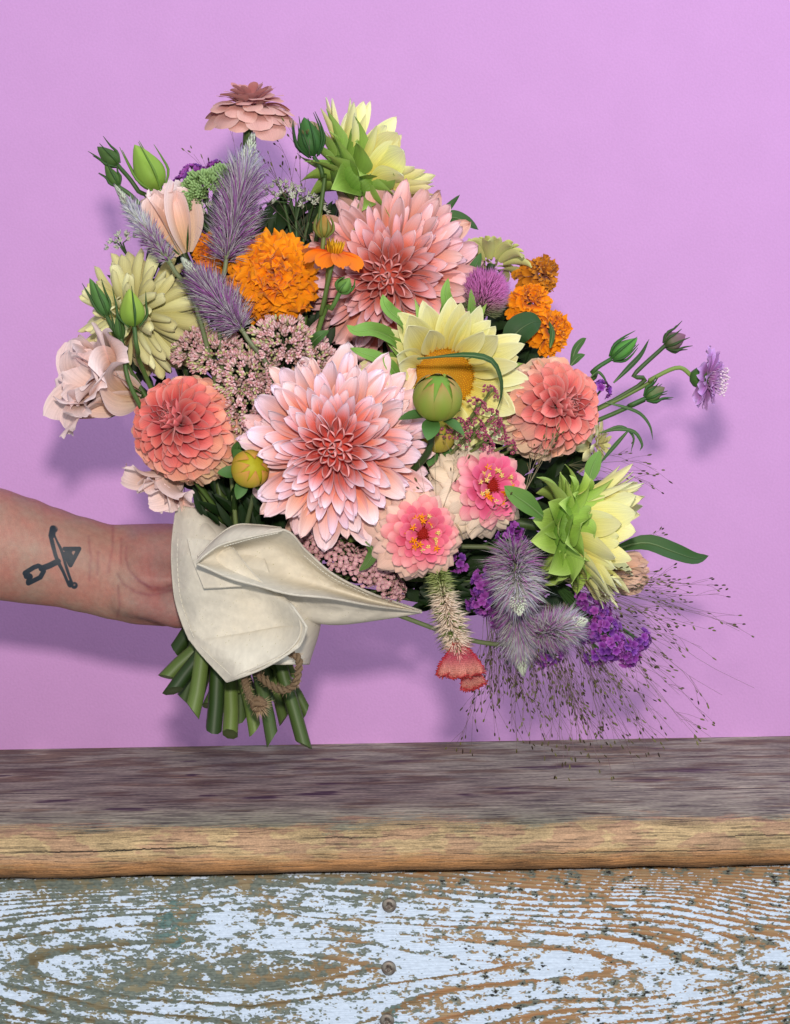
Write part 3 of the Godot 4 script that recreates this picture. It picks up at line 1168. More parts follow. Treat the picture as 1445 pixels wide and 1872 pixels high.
	var neck := [
		[[478, 1085, 0.030], [530, 1085, 0.026], [566, 1085, 0.004], [576, 1085, -0.020], [540, 1085, -0.044], [470, 1085, -0.050]],
		[[476, 1140, 0.034], [540, 1140, 0.028], [578, 1142, 0.006], [582, 1140, -0.020], [540, 1140, -0.048], [468, 1140, -0.054]],
		[[480, 1212, 0.040], [536, 1213, 0.034], [561, 1213, 0.010], [562, 1213, -0.022], [530, 1212, -0.052], [460, 1206, -0.060]]]
	var t := 0.0005
	for q in [["front_flap", flap, 40, 32, ["start", "last", "end", "first"], 0.0009], ["upper_fold", fold, 24, 48, ["last", "first"], 0.0008], ["hem_strip", hem, 12, 24, ["first", "last"], 0.0007], ["inner_fold", under, 16, 16, ["start", "last", "end"], 0.0005], ["side_drape", drape, 24, 36, ["last"], 0.0006], ["back_fold", inner, 16, 24, ["first", "start"], 0.0009], ["back_fold", inner2, 12, 20, ["first"], 0.0009], ["neck_wrap", neck, 16, 36, ["last"], 0.0008]]:
		var s := part(o, q[0], sheet(q[1], q[2] * 2, q[3] * 2, t, 6.0).mesh(), m, inv)
		for e in q[4]:
			var h := MB.new()
			var line := sheet_edge(q[1], e, 40)
			for i in line.size():
				line[i] += Vector3(0, 0, ripple(line[i]) - t * 0.5)
			h.tube(line, [q[5]], 8, Color.WHITE, Color.WHITE)
			part(s, "hem", h.mesh(), m)
	# the second, doubled edge that runs beside the rolled one, and a row of stitches
	var edge := MB.new()
	edge.tube(smooth(pxs([[488, 1072, 0.0385], [515, 1090, 0.044], [538, 1112, 0.056], [550, 1142, 0.064], [545, 1168, 0.064], [520, 1194, 0.063], [478, 1217, 0.0615], [440, 1233, 0.056], [422, 1242, 0.049]]), 40), [0.0008], 8, Color.WHITE, Color.WHITE)
	part(o, "doubled_hem", edge.mesh(), m, inv)
	var thread := plain(0.8, 0.3)
	for row in [[[368, 1182, 0.0325], [394, 1208, 0.0405], [424, 1236, 0.0500]], [[326, 985, 0.0125], [325, 1045, 0.0205], [334, 1108, 0.0230], [356, 1168, 0.0275]], [[410, 999, 0.0690], [460, 985, 0.0676], [510, 974, 0.0622]], [[556, 1016, 0.0486], [606, 1055, 0.0400], [676, 1089, 0.0300]]]:
		var st := MB.new()
		var line := smooth(pxs(row), 60)
		for i in line.size():
			line[i] += Vector3(0, 0, ripple(line[i]))
		for i in range(0, 60, 3):
			st.tube(PackedVector3Array([line[i], line[i] + Vector3(0, 0, 0.0004), line[i + 2]]), [0.00025], 5, rgb(226, 220, 204), rgb(226, 220, 204))
		part(o, "stitching", st.mesh(), thread, inv)

	# jute twine: two plies twisted round each other
	var tw := thing("jute_twine", "brown jute twine tied round the cut stems, its end knotted", "twine", Transform3D(Basis.IDENTITY, px(500, 1240, 0.05)))
	inv = tw.transform.affine_inverse()
	var jute := plain(0.95, 0.2)
	for path in [[[520, 1190, 0.046], [545, 1202, 0.050], [546, 1228, 0.052], [538, 1252, 0.050], [518, 1262, 0.048], [494, 1252, 0.048], [474, 1234, 0.044], [455, 1205, 0.03]], [[442, 1215, 0.04], [447, 1238, 0.046], [453, 1262, 0.048], [463, 1284, 0.050], [474, 1292, 0.053]]]:
		var line := smooth(pxs(path), 90)
		var mb := MB.new()
		for ply in 2:
			var p := PackedVector3Array()
			for i in line.size():
				var tg := (line[mini(i + 1, 90)] - line[maxi(i - 1, 0)]).normalized()
				var s := tg.cross(Vector3(0.1, 0.2, 1)).normalized()
				var a := i * 0.55 + ply * PI
				p.append(line[i] + (s * cos(a) + tg.cross(s) * sin(a)) * 0.0012)
			mb.tube(p, [0.0014], 7, rgb(118, 98, 78), rgb(108, 90, 70))
		for i in 260:
			var k := rng.randi() % 90
			var d := Vector3(rng.randf_range(-1, 1), rng.randf_range(-1, 1), rng.randf_range(-1, 1)).normalized()
			mb.needle(line[k] + d * 0.0025, line[k] + d * rng.randf_range(0.004, 0.006) + (line[k + 1] - line[k]), 0.00012, rgb(176, 148, 116), rgb(190, 165, 130))
		part(tw, "cord", mb.mesh(), jute, inv)
	var kn := MB.new()
	var centre := px(473, 1288, 0.052)
	for j in 3:
		var loop := PackedVector3Array()
		for i in 21:
			var a := TAU * i / 20
			var v := Vector3(cos(a) * 0.0036, sin(a) * 0.0036, sin(a * 2.0) * 0.0015)
			loop.append(centre + Basis(Vector3(1, 0.4, 0.2).normalized(), j * 1.1 + 0.4) * v)
		kn.tube(loop, [0.0018], 7, rgb(116, 94, 74), rgb(108, 88, 66))
	for i in 90:
		var d := Vector3(rng.randf_range(-0.4, 1), rng.randf_range(-1.2, 0.3), rng.randf_range(-0.6, 0.8)).normalized()
		kn.needle(centre + d * 0.003, centre + d * rng.randf_range(0.007, 0.012), 0.0002, rgb(160, 132, 104), rgb(180, 155, 124))
	part(tw, "knot", kn.mesh(), jute, inv)


# ------------------------------------------------------------------ flower builders
func head(called: String, label: String, category: String, at: Array, f: Vector3, group := "", roll := 0.0) -> Node3D:
	return thing(called, label, category, Transform3D(facing(f, roll), px(at[0], at[1], at[2])), group)


func u(p: float) -> float:      # layout-grid steps to metres
	return p * MPP


func decorative_dahlia(o: Node3D, r: float, many: int, c: Dictionary, tall := 1.0, slim := 1.0) -> void:
	var l := u(r)
	var rim: Color = c.mid.lerp(c.tip, 0.45)
	var core := petals({"w": 0.34, "um": 0.6, "wb": 0.7, "cup0": 2.7, "cup1": 2.1, "bend": 0.1, "p": 2.2, "q": 0.5, "c0": c.deep, "c1": c.deep, "c2": c.deep.lerp(rim, 0.5), "ce": rim, "ea": 0.8, "nu": 7, "nv": 10}, 4, 0.2)
	var inner := petals({"w": 0.30, "um": 0.52, "wb": 0.5, "cup0": 2.2, "cup1": 1.5, "bend0": 0.1, "bend": -0.35, "bp": 1.8, "p": 1.9, "q": 0.62, "c0": c.deep, "c1": c.deep.lerp(c.mid, 0.3), "c2": c.tip, "ce": c.tip, "ea": 0.55, "nu": 9, "nv": 8}, 6, 0.5)
	var midp := petals({"w": 0.185 * slim, "um": 0.52, "wb": 0.42, "cup0": 1.9, "cup1": 1.0, "bend0": 0.2, "bend": -0.35, "bp": 2.0, "p": 1.9, "q": 0.62, "c0": c.deep, "c1": c.mid, "c2": c.tip, "ce": c.tip, "ea": 0.45, "s1": 0.58, "rib": 0.018, "ruf": 0.07, "nu": 10, "nv": 8}, 10, 0.85)
	var outer := petals({"w": 0.180 * slim, "um": 0.55, "wb": 0.42, "cup0": 1.7, "cup1": 0.85, "bend0": 0.25, "bend": -0.55, "bp": 1.8, "p": 2.0, "q": 0.6, "c0": c.deep.lerp(c.mid, 0.5), "c1": c.mid.lerp(c.pale, 0.3), "c2": c.tip, "ce": c.tip, "ea": 0.35, "s1": 0.58, "rib": 0.02, "ruf": 0.10, "nu": 10, "nv": 8}, 12, 0.95)
	var last := petals({"w": 0.19 * slim, "um": 0.55, "wb": 0.42, "cup0": 1.4, "cup1": 0.9, "bend0": 0.1, "bend": -0.8, "bp": 1.4, "p": 2.0, "q": 0.6, "ruf": 0.2, "c0": c.mid, "c1": c.pale, "c2": c.tip.lerp(c.pale, 0.5), "ce": c.tip, "ea": 0.35, "rib": 0.02, "nu": 10, "nv": 8}, 9, 1.0)
	var base := MB.new()
	base.ball(Vector3(0, 0, l * 0.06 * tall), Vector3(0, 0, 1), l * 0.20, l * 0.26 * tall, 14, 8, c.deep, c.deep)
	part(o, "flower_base", base.mesh(), mats.petal)
	spiral(o, "petal", [core], mats.petal, 26, {"phi0": 0.05, "phi1": 0.5, "len0": l * 0.26, "len1": l * 0.34, "rad": l * 0.19, "z0": l * 0.22 * tall, "z1": l * 0.10 * tall, "jphi": 0.08, "jlen": 0.08, "jroll": 0.2})
	spiral(o, "petal", [inner, midp, midp, outer, outer, outer, last], mats.petal, many, {"from": 26, "phi0": 0.62, "phi1": 1.9, "phip": 0.62, "len0": l * 0.34, "len1": l * 0.94, "lenp": 0.72, "rad0": l * 0.17, "rad": l * 0.20, "z0": l * 0.10 * tall, "z1": -l * 0.14, "jphi": 0.13, "jlen": 0.09, "jaz": 0.2, "jroll": 0.45})


func ball_dahlia(o: Node3D, r: float, many: int, c: Dictionary) -> void:
	var l := u(r)
	var core := petals({"w": 0.34, "um": 0.6, "wb": 0.6, "cup0": 2.3, "cup1": 2.0, "bend": 0.4, "c0": c.deep, "c1": c.deep, "c2": c.deep.lerp(c.mid, 0.3), "ce": c.tip, "ea": 0.35, "q": 0.5, "nu": 6, "nv": 6}, 3)
	var inner := petals({"w": 0.35, "um": 0.62, "wb": 0.4, "cup0": 1.9, "cup1": 1.2, "bend0": 0.1, "bend": -0.75, "bp": 1.8, "p": 2.2, "q": 0.5, "c0": c.deep, "c1": c.deep, "c2": c.mid, "ce": c.tip, "ea": 0.55, "nu": 9, "nv": 8}, 6, 0.6)
	var outer := petals({"w": 0.31, "um": 0.64, "wb": 0.4, "cup0": 1.7, "cup1": 1.05, "bend0": 0.1, "bend": -1.05, "bp": 1.8, "p": 2.2, "q": 0.5, "c0": c.deep.lerp(c.mid, 0.5), "c1": c.mid, "c2": c.mid.lerp(c.pale, 0.45), "ce": c.tip, "ea": 0.5, "nu": 9, "nv": 8}, 9, 0.8)
	var last := petals({"w": 0.31, "um": 0.64, "wb": 0.4, "cup0": 1.6, "cup1": 1.0, "bend0": 0.1, "bend": -1.15, "bp": 1.8, "p": 2.2, "q": 0.5, "c0": c.mid, "c1": c.pale.lerp(c.mid, 0.25), "c2": c.pale, "ce": c.tip.lerp(c.pale, 0.6), "ea": 0.5, "nu": 9, "nv": 8}, 9, 0.8)
	spiral(o, "petal", [core, inner, inner, outer, outer, last, last, last], mats.petal, many, {"phi0": 0.0, "phi1": 2.35, "phip": 0.62, "len0": l * 0.36, "len1": l * 0.74, "lenp": 0.45, "rad": l * 0.34, "radp": 0.55, "z0": l * 0.42, "z1": -l * 0.28, "zp": 1.15, "jphi": 0.05, "jlen": 0.05, "jaz": 0.07, "jroll": 0.2})


func zinnia(o: Node3D, r: float, many: int, c: Dictionary, phi0: float, phi1: float, disc := true, w := 0.30, cup := -0.7, rise := 1.0) -> void:
	var l := u(r)
	var a := petals({"w": w * 0.95, "um": 0.66, "wb": 0.4, "p": 2.4, "q": 0.5, "cup0": 0.8, "cup1": cup * 0.4, "bend0": 0.0, "bend": -0.2, "c0": c.deep, "c1": c.deep, "c2": c.deep.lerp(c.mid, 0.7), "ce": c.mid, "ea": 0.4, "nu": 8, "nv": 6}, 4, 0.3)
	var b := petals({"w": w, "um": 0.64, "wb": 0.35, "p": 2.4, "q": 0.5, "cup0": 0.6, "cup1": cup, "bend0": 0.1, "bend": -0.6, "bp": 1.5, "c0": c.deep, "c1": c.mid, "c2": c.mid.lerp(c.pale, 0.5), "ce": c.mid, "ea": 0.3, "nu": 8, "nv": 6}, 4, 0.3)
	var d := petals({"w": w * 1.08, "um": 0.62, "wb": 0.35, "p": 2.4, "q": 0.5, "cup0": 0.6, "cup1": cup * 1.5, "bend0": 0.15, "bend": -0.95, "bp": 1.4, "c0": c.mid, "c1": c.pale, "c2": c.pale, "ce": c.edge, "ea": 0.4, "nu": 8, "nv": 6}, 5, 0.4)
	spiral(o, "petal", [a, a, b, b, d, d, d, d], mats.petal, many, {"phi0": phi0, "phi1": phi1, "phip": 0.75, "len0": l * 0.32, "len1": l * 0.86, "lenp": 1.1, "rad": l * 0.30, "radp": 0.30, "z0": l * 0.14 * rise, "z1": -l * 0.20 * rise, "jphi": 0.15, "jlen": 0.09, "jroll": 0.22})
	if not disc:
		return
	var cone := MB.new()
	for i in 70:
		var t := (i + 0.5) / 70.0
		var az := i * GOLD
		var rr := l * 0.17 * sqrt(t)
		var at := Vector3(cos(az) * rr, sin(az) * rr, l * (0.28 - 0.10 * t))
		cone.needle(at - Vector3(0, 0, l * 0.12), at + Vector3(cos(az) * 0.05, sin(az) * 0.05, 1) * l * 0.06, l * 0.022, rgb(130, 24, 22), rgb(186, 44, 30).lerp(rgb(160, 50, 30), t))
	cone.ball(Vector3(0, 0, l * 0.06), Vector3(0, 0, 1), l * 0.17, l * 0.20, 12, 6, rgb(130, 28, 24), rgb(150, 34, 26))
	part(o, "seed_cone", cone.mesh(), mats.small, Transform3D.IDENTITY)
	for i in 20:
		var az := TAU * i / 20.0 + rng.randf_range(-0.2, 0.2)
		var rr := l * rng.randf_range(0.20, 0.36)
		var star := MB.new()
		var warm := rng.randf() < 0.45
		var k0 := rgb(232, 132, 24) if warm else rgb(222, 176, 96)
		var k1 := rgb(246, 160, 30) if warm else rgb(240, 214, 140)
		star.tube(PackedVector3Array([Vector3(0, 0, -l * 0.26), Vector3.ZERO]), [l * 0.014, l * 0.024], 5, k0, k0)
		for j in 5:
			var g := TAU * j / 5.0
			star.needle(Vector3.ZERO, Vector3(cos(g), sin(g), 0.6) * l * (0.085 if warm else 0.06), l * 0.022, k0, k1)
		part(o, "disc_floret", star.mesh(), mats.small, stand(az, rng.randf_range(0.1, 0.6), Vector3(cos(az) * rr, sin(az) * rr, l * rng.randf_range(0.26, 0.36)), 1.0) * Transform3D(Basis(Vector3(1, 0, 0), -PI / 2), Vector3.ZERO))


func sunflower(o: Node3D, disc_r: float, ray: float, ray_phi0: float, ray_phi1: float, rays: int, bract: float, bract_phi0: float, bract_phi1: float, bracts: int, show_disc := true, bw := 0.26, bfat := 1.05, lime := 0.0) -> void:
	var R := u(disc_r)
	var yel := petals({"w": 0.225, "um": 0.45, "wb": 0.45, "cup0": 0.9, "cup1": 0.55, "bend0": 0.15, "bend": -0.1, "p": 1.6, "q": 0.75, "rib": 0.07, "c0": rgb(244, 222, 96), "c1": rgb(250, 241, 150), "c2": rgb(251, 248, 196), "ce": rgb(251, 249, 208), "ea": 0.3, "nu": 10, "nv": 6}, 7, 0.7)
	for i in rays:
		var az := TAU * i / rays * 2.0 + (PI / rays if i >= rays / 2 else 0.0) + rng.randf_range(-0.13, 0.13)
		var t := rng.randf()
		part(o, "ray_petal", yel[rng.randi() % 7], mats.yellow_petal, stand(az, lerpf(ray_phi0, ray_phi1, t), Vector3(cos(az) * R * 0.93, sin(az) * R * 0.93, -R * 0.05 * (1 if i < rays / 2 else 3)), u(ray) * rng.randf_range(0.82, 1.1), rng.randf_range(-0.35, 0.35)))
	var green := []
	for i in 6:
		green.append(petal({"w": bw * rng.randf_range(0.85, 1.1), "um": 0.34, "wb": 0.75, "cup0": 1.1, "cup1": 0.6, "bend0": 0.25, "bend": rng.randf_range(-1.3, 0.5), "bp": 2.4, "p": bfat, "q": 1.15, "rib": 0.03, "c0": rgb(128, 166, 78).lerp(rgb(172, 204, 92), lime), "c1": rgb(136, 176, 78).lerp(rgb(178, 210, 96), lime), "c2": rgb(150, 184, 92).lerp(rgb(190, 216, 112), lime), "ce": rgb(166, 198, 116).lerp(rgb(204, 224, 140), lime), "ea": 0.5, "nu": 12, "nv": 8}, 0.5).mesh())
	for i in bracts:
		var az := i * GOLD + rng.randf_range(-0.15, 0.15)
		var t := (i + 0.5) / bracts
		var rr := R * lerpf(1.03, 0.5, t)
		part(o, "bract", green[rng.randi() % 6], mats.leaf, stand(az, lerpf(bract_phi0, bract_phi1, t), Vector3(cos(az) * rr, sin(az) * rr, -R * lerpf(0.12, 0.62, t)), u(bract) * rng.randf_range(0.8, 1.12), rng.randf_range(-0.4, 0.4)))
	var back := MB.new()
	back.ball(Vector3(0, 0, -R * 0.30), Vector3(0, 0, 1), R * 1.02, R * 0.46, 16, 8, rgb(106, 146, 60), rgb(130, 164, 70))
	part(o, "receptacle", back.mesh(), mats.leaf)
	if show_disc:
		var d := MB.new()
		d.ball(Vector3(0, 0, R * 0.02), Vector3(0, 0, 1), R * 0.97, R * 0.13, 20, 8, rgb(170, 110, 20), rgb(190, 130, 24))
		for i in 620:
			var t := (i + 0.5) / 620.0
			var az := i * GOLD
			var rr := R * 0.98 * sqrt(t)
			var h := R * 0.02 + R * 0.13 * sqrt(maxf(0.0, 1.0 - t * 0.96))
			var ctr := smoothstep(0.05, 0.5, t)
			var k := rgb(214, 190, 60).lerp(rgb(240, 180, 30), ctr).lerp(rgb(224, 138, 20), smoothstep(0.8, 1.0, t) * 0.6) * rng.randf_range(0.8, 1.1)
			var dir := Vector3(cos(az) * t * 0.7, sin(az) * t * 0.7, 1).normalized()
			var at := Vector3(cos(az) * rr, sin(az) * rr, h)
			d.needle(at - dir * R * 0.03, at + dir * R * (0.05 + 0.10 * t * rng.randf()), R * 0.026, k * 0.75, k)
		part(o, "seed_disc", d.mesh(), mats.small, Transform3D.IDENTITY, "stuff")


func marigold(o: Node3D, r: float, many: int, c0: Color, c1: Color, phi1 := 2.0) -> void:
	var l := u(r)
	var a := petals({"w": 0.40, "um": 0.78, "wt": 0.72, "wb": 0.3, "rnd": 0.10, "cup0": 0.9, "cup1": 0.3, "bend0": 0.15, "bend": -1.0, "bp": 1.6, "ruf": 0.34, "rn": 5.5, "notch": 0.06, "c0": c0, "c1": c0.lerp(c1, 0.7), "c2": c1, "ce": c1.lerp(rgb(255, 176, 40), 0.35), "ea": 0.5, "nu": 8, "nv": 10}, 9, 0.6)
	spiral(o, "petal", [a], mats.marigold, many, {"phi0": 0.05, "phi1": phi1, "phip": 0.62, "len0": l * 0.58, "len1": l * 0.66, "lenp": 0.5, "rad": l * 0.36, "radp": 0.62, "z0": l * 0.36, "z1": -l * 0.25, "jphi": 0.2, "jlen": 0.12, "jaz": 0.3, "jroll": 0.45})
	var curl := petals({"w": 0.5, "um": 0.75, "wt": 0.72, "wb": 0.3, "rnd": 0.10, "cup0": 1.2, "cup1": 0.6, "bend0": 0.0, "bend": 0.5, "ruf": 0.34, "rn": 5.5, "c0": c0, "c1": c0.lerp(c1, 0.7), "c2": c1, "nu": 8, "nv": 10}, 5, 0.6)
	spiral(o, "petal", [curl], mats.marigold, 16, {"phi0": 0.1, "phi1": 0.75, "len0": l * 0.46, "len1": l * 0.56, "rad": l * 0.2, "z0": l * 0.42, "z1": l * 0.34, "jphi": 0.2, "jlen": 0.12, "jaz": 0.3, "jroll": 0.6})
	var cup := MB.new()
	cup.ball(Vector3(0, 0, -l * 0.42), Vector3(0, 0, 1), l * 0.3, l * 0.5, 12, 8, rgb(58, 92, 36), rgb(74, 110, 44))
	part(o, "green_calyx", cup.mesh(), mats.leaf)


# a soft spike of long-haired florets from base to tip (both on the layout grid)
func feather(called: String, label: String, base: Array, tip: Array, w: float, many: int, pale_from: float, cut := 0.0, via := [], grey := 0.0) -> Node3D:
	var a := px(base[0], base[1], base[2])
	var b := px(tip[0], tip[1], tip[2])
	var o := thing(called, label, "flower spike", Transform3D(facing(b - a), a), "feathery purple flower spikes")
	var l := a.distance_to(b)
	var W := u(w)
	var m := MB.new()
	for i in many:
		var t := cut + (1.0 - cut) * (i + 0.5) / many
		var az := i * GOLD
		var prof := pow(sin(PI * clampf(0.22 + 0.78 * t, 0, 1)), 0.7) if t < 0.98 else 0.2
		prof = maxf(prof, 0.16) * (1.0 if t < 0.75 else lerpf(1.0, 0.42, (t - 0.75) / 0.25))
		var phi := lerpf(1.25, 0.28, pow(t, 0.8)) + rng.randf_range(-0.12, 0.12)
		var len := W * prof * rng.randf_range(0.85, 1.2) / maxf(sin(phi), 0.45)
		len = minf(len, W * 1.35)
		var root := Vector3(cos(az), sin(az), 0) * W * 0.10 * prof + Vector3(0, 0, l * t * 0.94 - len * cos(phi) * 0.35)
		var pale := smoothstep(pale_from, pale_from + 0.25, t)
		var c0 := rgb(206, 202, 200).lerp(rgb(226, 232, 214), pale)
		var c1 := rgb(134, 104, 138).lerp(rgb(176, 170, 200), pale)
		var c2 := rgb(150, 62, 150).lerp(rgb(146, 92, 176), pale) if rng.randf() < 0.75 else rgb(172, 74, 168)
		c0 = c0.lerp(rgb(196, 198, 180), grey)
		c1 = c1.lerp(rgb(168, 152, 180), grey)
		for k in 5:
			var p2 := phi + rng.randf_range(-0.22, 0.22)
			var z2 := az + rng.randf_range(-0.24, 0.24)
			var d := Vector3(cos(z2) * sin(p2), sin(z2) * sin(p2), cos(p2))
			m.needle(root, root + d * len * rng.randf_range(0.75, 1.05), u(1.25), c0.lerp(c1, 0.35 + 0.65 * (1.0 - pale)), (c2 if grey == 0.0 else rgb(168, 56, 160)) if k < 2 else c1)
		for k in 10:
			var p2 := phi + rng.randf_range(-0.5, 0.5)
			var z2 := az + rng.randf_range(-0.5, 0.5)
			var d := Vector3(cos(z2) * sin(p2), sin(z2) * sin(p2), cos(p2))
			var s := root + d * len * rng.randf_range(0.1, 0.4)
			m.needle(s, s + d * len * rng.randf_range(0.4, 0.75), u(0.45), c0, c0.lerp(c1, 0.5))
	for i in 90:      # tight scales of the unopened tip
		var t := lerpf(0.80, 1.0, (i + 0.5) / 90.0)
		var az := i * GOLD
		var rr := W * lerpf(0.24, 0.03, (t - 0.80) / 0.20)
		var root := Vector3(cos(az) * rr, sin(az) * rr, l * t)
		m.needle(root * Vector3(0.6, 0.6, 1.0), root + Vector3(cos(az) * rr * 0.5, sin(az) * rr * 0.5, u(11)), u(2.2), rgb(170, 184, 150), rgb(226, 228, 214) if rng.randf() < 0.8 else rgb(120, 70, 120))
	part(o, "feathery_florets", m.mesh(), mats.fuzz, Transform3D.IDENTITY, "stuff")
	var ax := MB.new()
	ax.tube(PackedVector3Array([Vector3.ZERO, Vector3(0, 0, l * 0.5), Vector3(0, 0, l * 0.93)]), [u(5), u(4), u(2)], 6, rgb(110, 120, 80), rgb(170, 180, 140))
	part(o, "spike_axis", ax.mesh(), mats.stem)
	stem(o, 0.0, u(4.0), u(7), rgb(120, 128, 92), via)
	return o


func clump_mesh(kind: String) -> Array:
	var out := []
	for variant in 3:
		var m := MB.new()
		if kind == "sedum":      # a tuft of pointed buds, green-cream below and pink at the tips
			for j in 5:
				var g := TAU * j / 5.0 + rng.randf()
				var d := Vector3(cos(g) * 0.42, sin(g) * 0.42, 1).normalized()
				var k := rng.randf()
				var low := rgb(196, 190, 150).lerp(rgb(232, 214, 202), k)
				var top := rgb(214, 132, 156).lerp(rgb(238, 198, 206), rng.randf()) if k > 0.2 else rgb(196, 206, 130)
				m.ball(Vector3(cos(g) * 0.42, sin(g) * 0.42, 0.55 + 0.2 * rng.randf()), d, 0.26, 0.62, 5, 4, low, top)
			m.ball(Vector3(0, 0, 0.75), Vector3(0, 0, 1), 0.24, 0.6, 5, 4, rgb(214, 206, 172), rgb(200, 112, 134))
		elif kind == "green":
			for j in 5:
				var g := TAU * j / 5.0 + rng.randf()
				m.ball(Vector3(cos(g) * 0.5, sin(g) * 0.5, 0.45 + rng.randf() * 0.2), Vector3(cos(g) * 0.5, sin(g) * 0.5, 1).normalized(), 0.26, 0.62, 6, 4, rgb(112, 150, 84), rgb(160, 188, 126))
			m.ball(Vector3(0, 0, 0.6), Vector3(0, 0, 1), 0.28, 0.6, 6, 4, rgb(112, 150, 84), rgb(164, 192, 130))
		elif kind == "white":
			for j in 6:
				var g := TAU * j / 6.0 + rng.randf()
				var d := Vector3(cos(g) * 0.9, sin(g) * 0.9, 1).normalized()
				m.needle(Vector3.ZERO, d * rng.randf_range(0.9, 1.3), 0.2, rgb(190, 200, 170), rgb(226, 222, 216))
		elif kind == "yarrow":   # five round petals and a small middle
			for j in 5:
				var g := TAU * j / 5.0 + 0.2 * rng.randf()
				var pt := petal({"l": 0.8, "w": 0.42, "um": 0.6, "wt": 0.5, "rnd": 0.12, "cup0": 0.5, "cup1": 0.4, "bend": -0.4, "c0": rgb(230, 196, 192), "c1": rgb(208, 150, 160), "c2": rgb(216, 164, 170), "nu": 3, "nv": 3})
				m.put(pt, stand(g, 1.2 + rng.randf() * 0.2, Vector3(0, 0, 0.3), 1.0))
			m.ball(Vector3(0, 0, 0.4), Vector3(0, 0, 1), 0.2, 0.2, 5, 3, rgb(232, 206, 190), rgb(238, 214, 196))
		elif kind == "statice":  # papery funnels
			for j in 5:
				var g := TAU * j / 5.0 + 0.3 * rng.randf()
				var hue: Color = [rgb(130, 50, 146), rgb(152, 66, 158), rgb(112, 50, 148)][variant]
				var pt := petal({"l": 1.0, "w": 0.40, "um": 0.7, "wt": 0.7, "wb": 0.4, "rnd": 0.1, "ruf": 0.4, "cup0": 1.0, "cup1": 0.3, "bend": -0.6, "c0": hue * 0.6, "c1": hue, "c2": hue.lerp(rgb(190, 130, 210), 0.35), "nu": 4, "nv": 4})
				m.put(pt, stand(g, 0.55 + rng.randf() * 0.3, Vector3.ZERO, 1.0))
		elif kind == "magenta":
			for j in 5:
				var g := TAU * j / 5.0 + rng.randf()
				var d := Vector3(cos(g) * 0.8, sin(g) * 0.8, 0.8).normalized()
				m.ball(d * 0.55, d, 0.28, 0.5, 5, 3, rgb(140, 58, 90), rgb(176, 84, 116))
			m.ball(Vector3(0, 0, 0.6), Vector3(0, 0, 1), 0.2, 0.3, 5, 3, rgb(176, 160, 96), rgb(200, 180, 120))
		out.append(m)
	return out


# a head of tiny flowers: domes is a list of [x, y, z, radius] on the layout grid
func umbel(o: Node3D, called: String, kind: String, domes: Array, size: float, gap: float, from: Vector3, dark := Color(0.05, 0.08, 0.03)) -> void:
	var inv := o.transform.affine_inverse()
	var shapes := clump_mesh(kind)
	for q in domes:
		var c := px(q[0], q[1], q[2])
		var R := u(q[3])
		var out := (c - from).normalized()
		var bas := facing(out)
		var m := MB.new()
		var st := MB.new()
		var many := int(2.6 * q[3] * q[3] / (gap * gap))
		for i in many:
			var t := (i + 0.5) / many
			var az := i * GOLD + rng.randf_range(-0.4, 0.4)
			var phi := 1.45 * sqrt(t)
			var d := bas * Vector3(cos(az) * sin(phi), sin(az) * sin(phi), cos(phi))
			var squash := bas * Vector3(cos(az) * sin(phi), sin(az) * sin(phi), 0.75 * cos(phi))
			var at := c + squash * R * rng.randf_range(0.82, 1.06)
			var k := rng.randf_range(0.85, 1.1)
			m.put(shapes[rng.randi() % 3], inv * Transform3D((facing(d, rng.randf() * 6.0) * Basis(Vector3(1, 0, 0), rng.randf_range(-0.35, 0.35))).scaled_local(Vector3.ONE * u(size)), at), Color(k, k, k))
			if i % 4 == 0:
				st.tube(inv * PackedVector3Array([c - out * R * 0.9, c + d * R * 0.3, at]), [u(1.8), u(1.2)], 4, dark, dark * 1.6, 0.0, false)
		st.tube(inv * PackedVector3Array([from, from.lerp(c, 0.5), c - out * R * 0.8]), [u(3.5), u(2.6)], 6, dark * 1.3, dark * 1.6)
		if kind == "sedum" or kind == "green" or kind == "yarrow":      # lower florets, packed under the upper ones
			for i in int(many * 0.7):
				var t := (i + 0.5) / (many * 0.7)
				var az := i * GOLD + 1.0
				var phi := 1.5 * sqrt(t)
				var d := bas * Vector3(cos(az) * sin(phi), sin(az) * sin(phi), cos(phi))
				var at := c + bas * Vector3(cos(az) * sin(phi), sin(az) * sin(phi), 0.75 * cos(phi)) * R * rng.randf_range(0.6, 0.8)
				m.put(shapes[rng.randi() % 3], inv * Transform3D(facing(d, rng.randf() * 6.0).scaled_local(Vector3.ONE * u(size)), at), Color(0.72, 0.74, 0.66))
		part(o, called, m.mesh(), mats.small, Transform3D.IDENTITY, "stuff")
		part(o, "flower_stalk", st.mesh(), mats.stem, Transform3D.IDENTITY, "stuff")


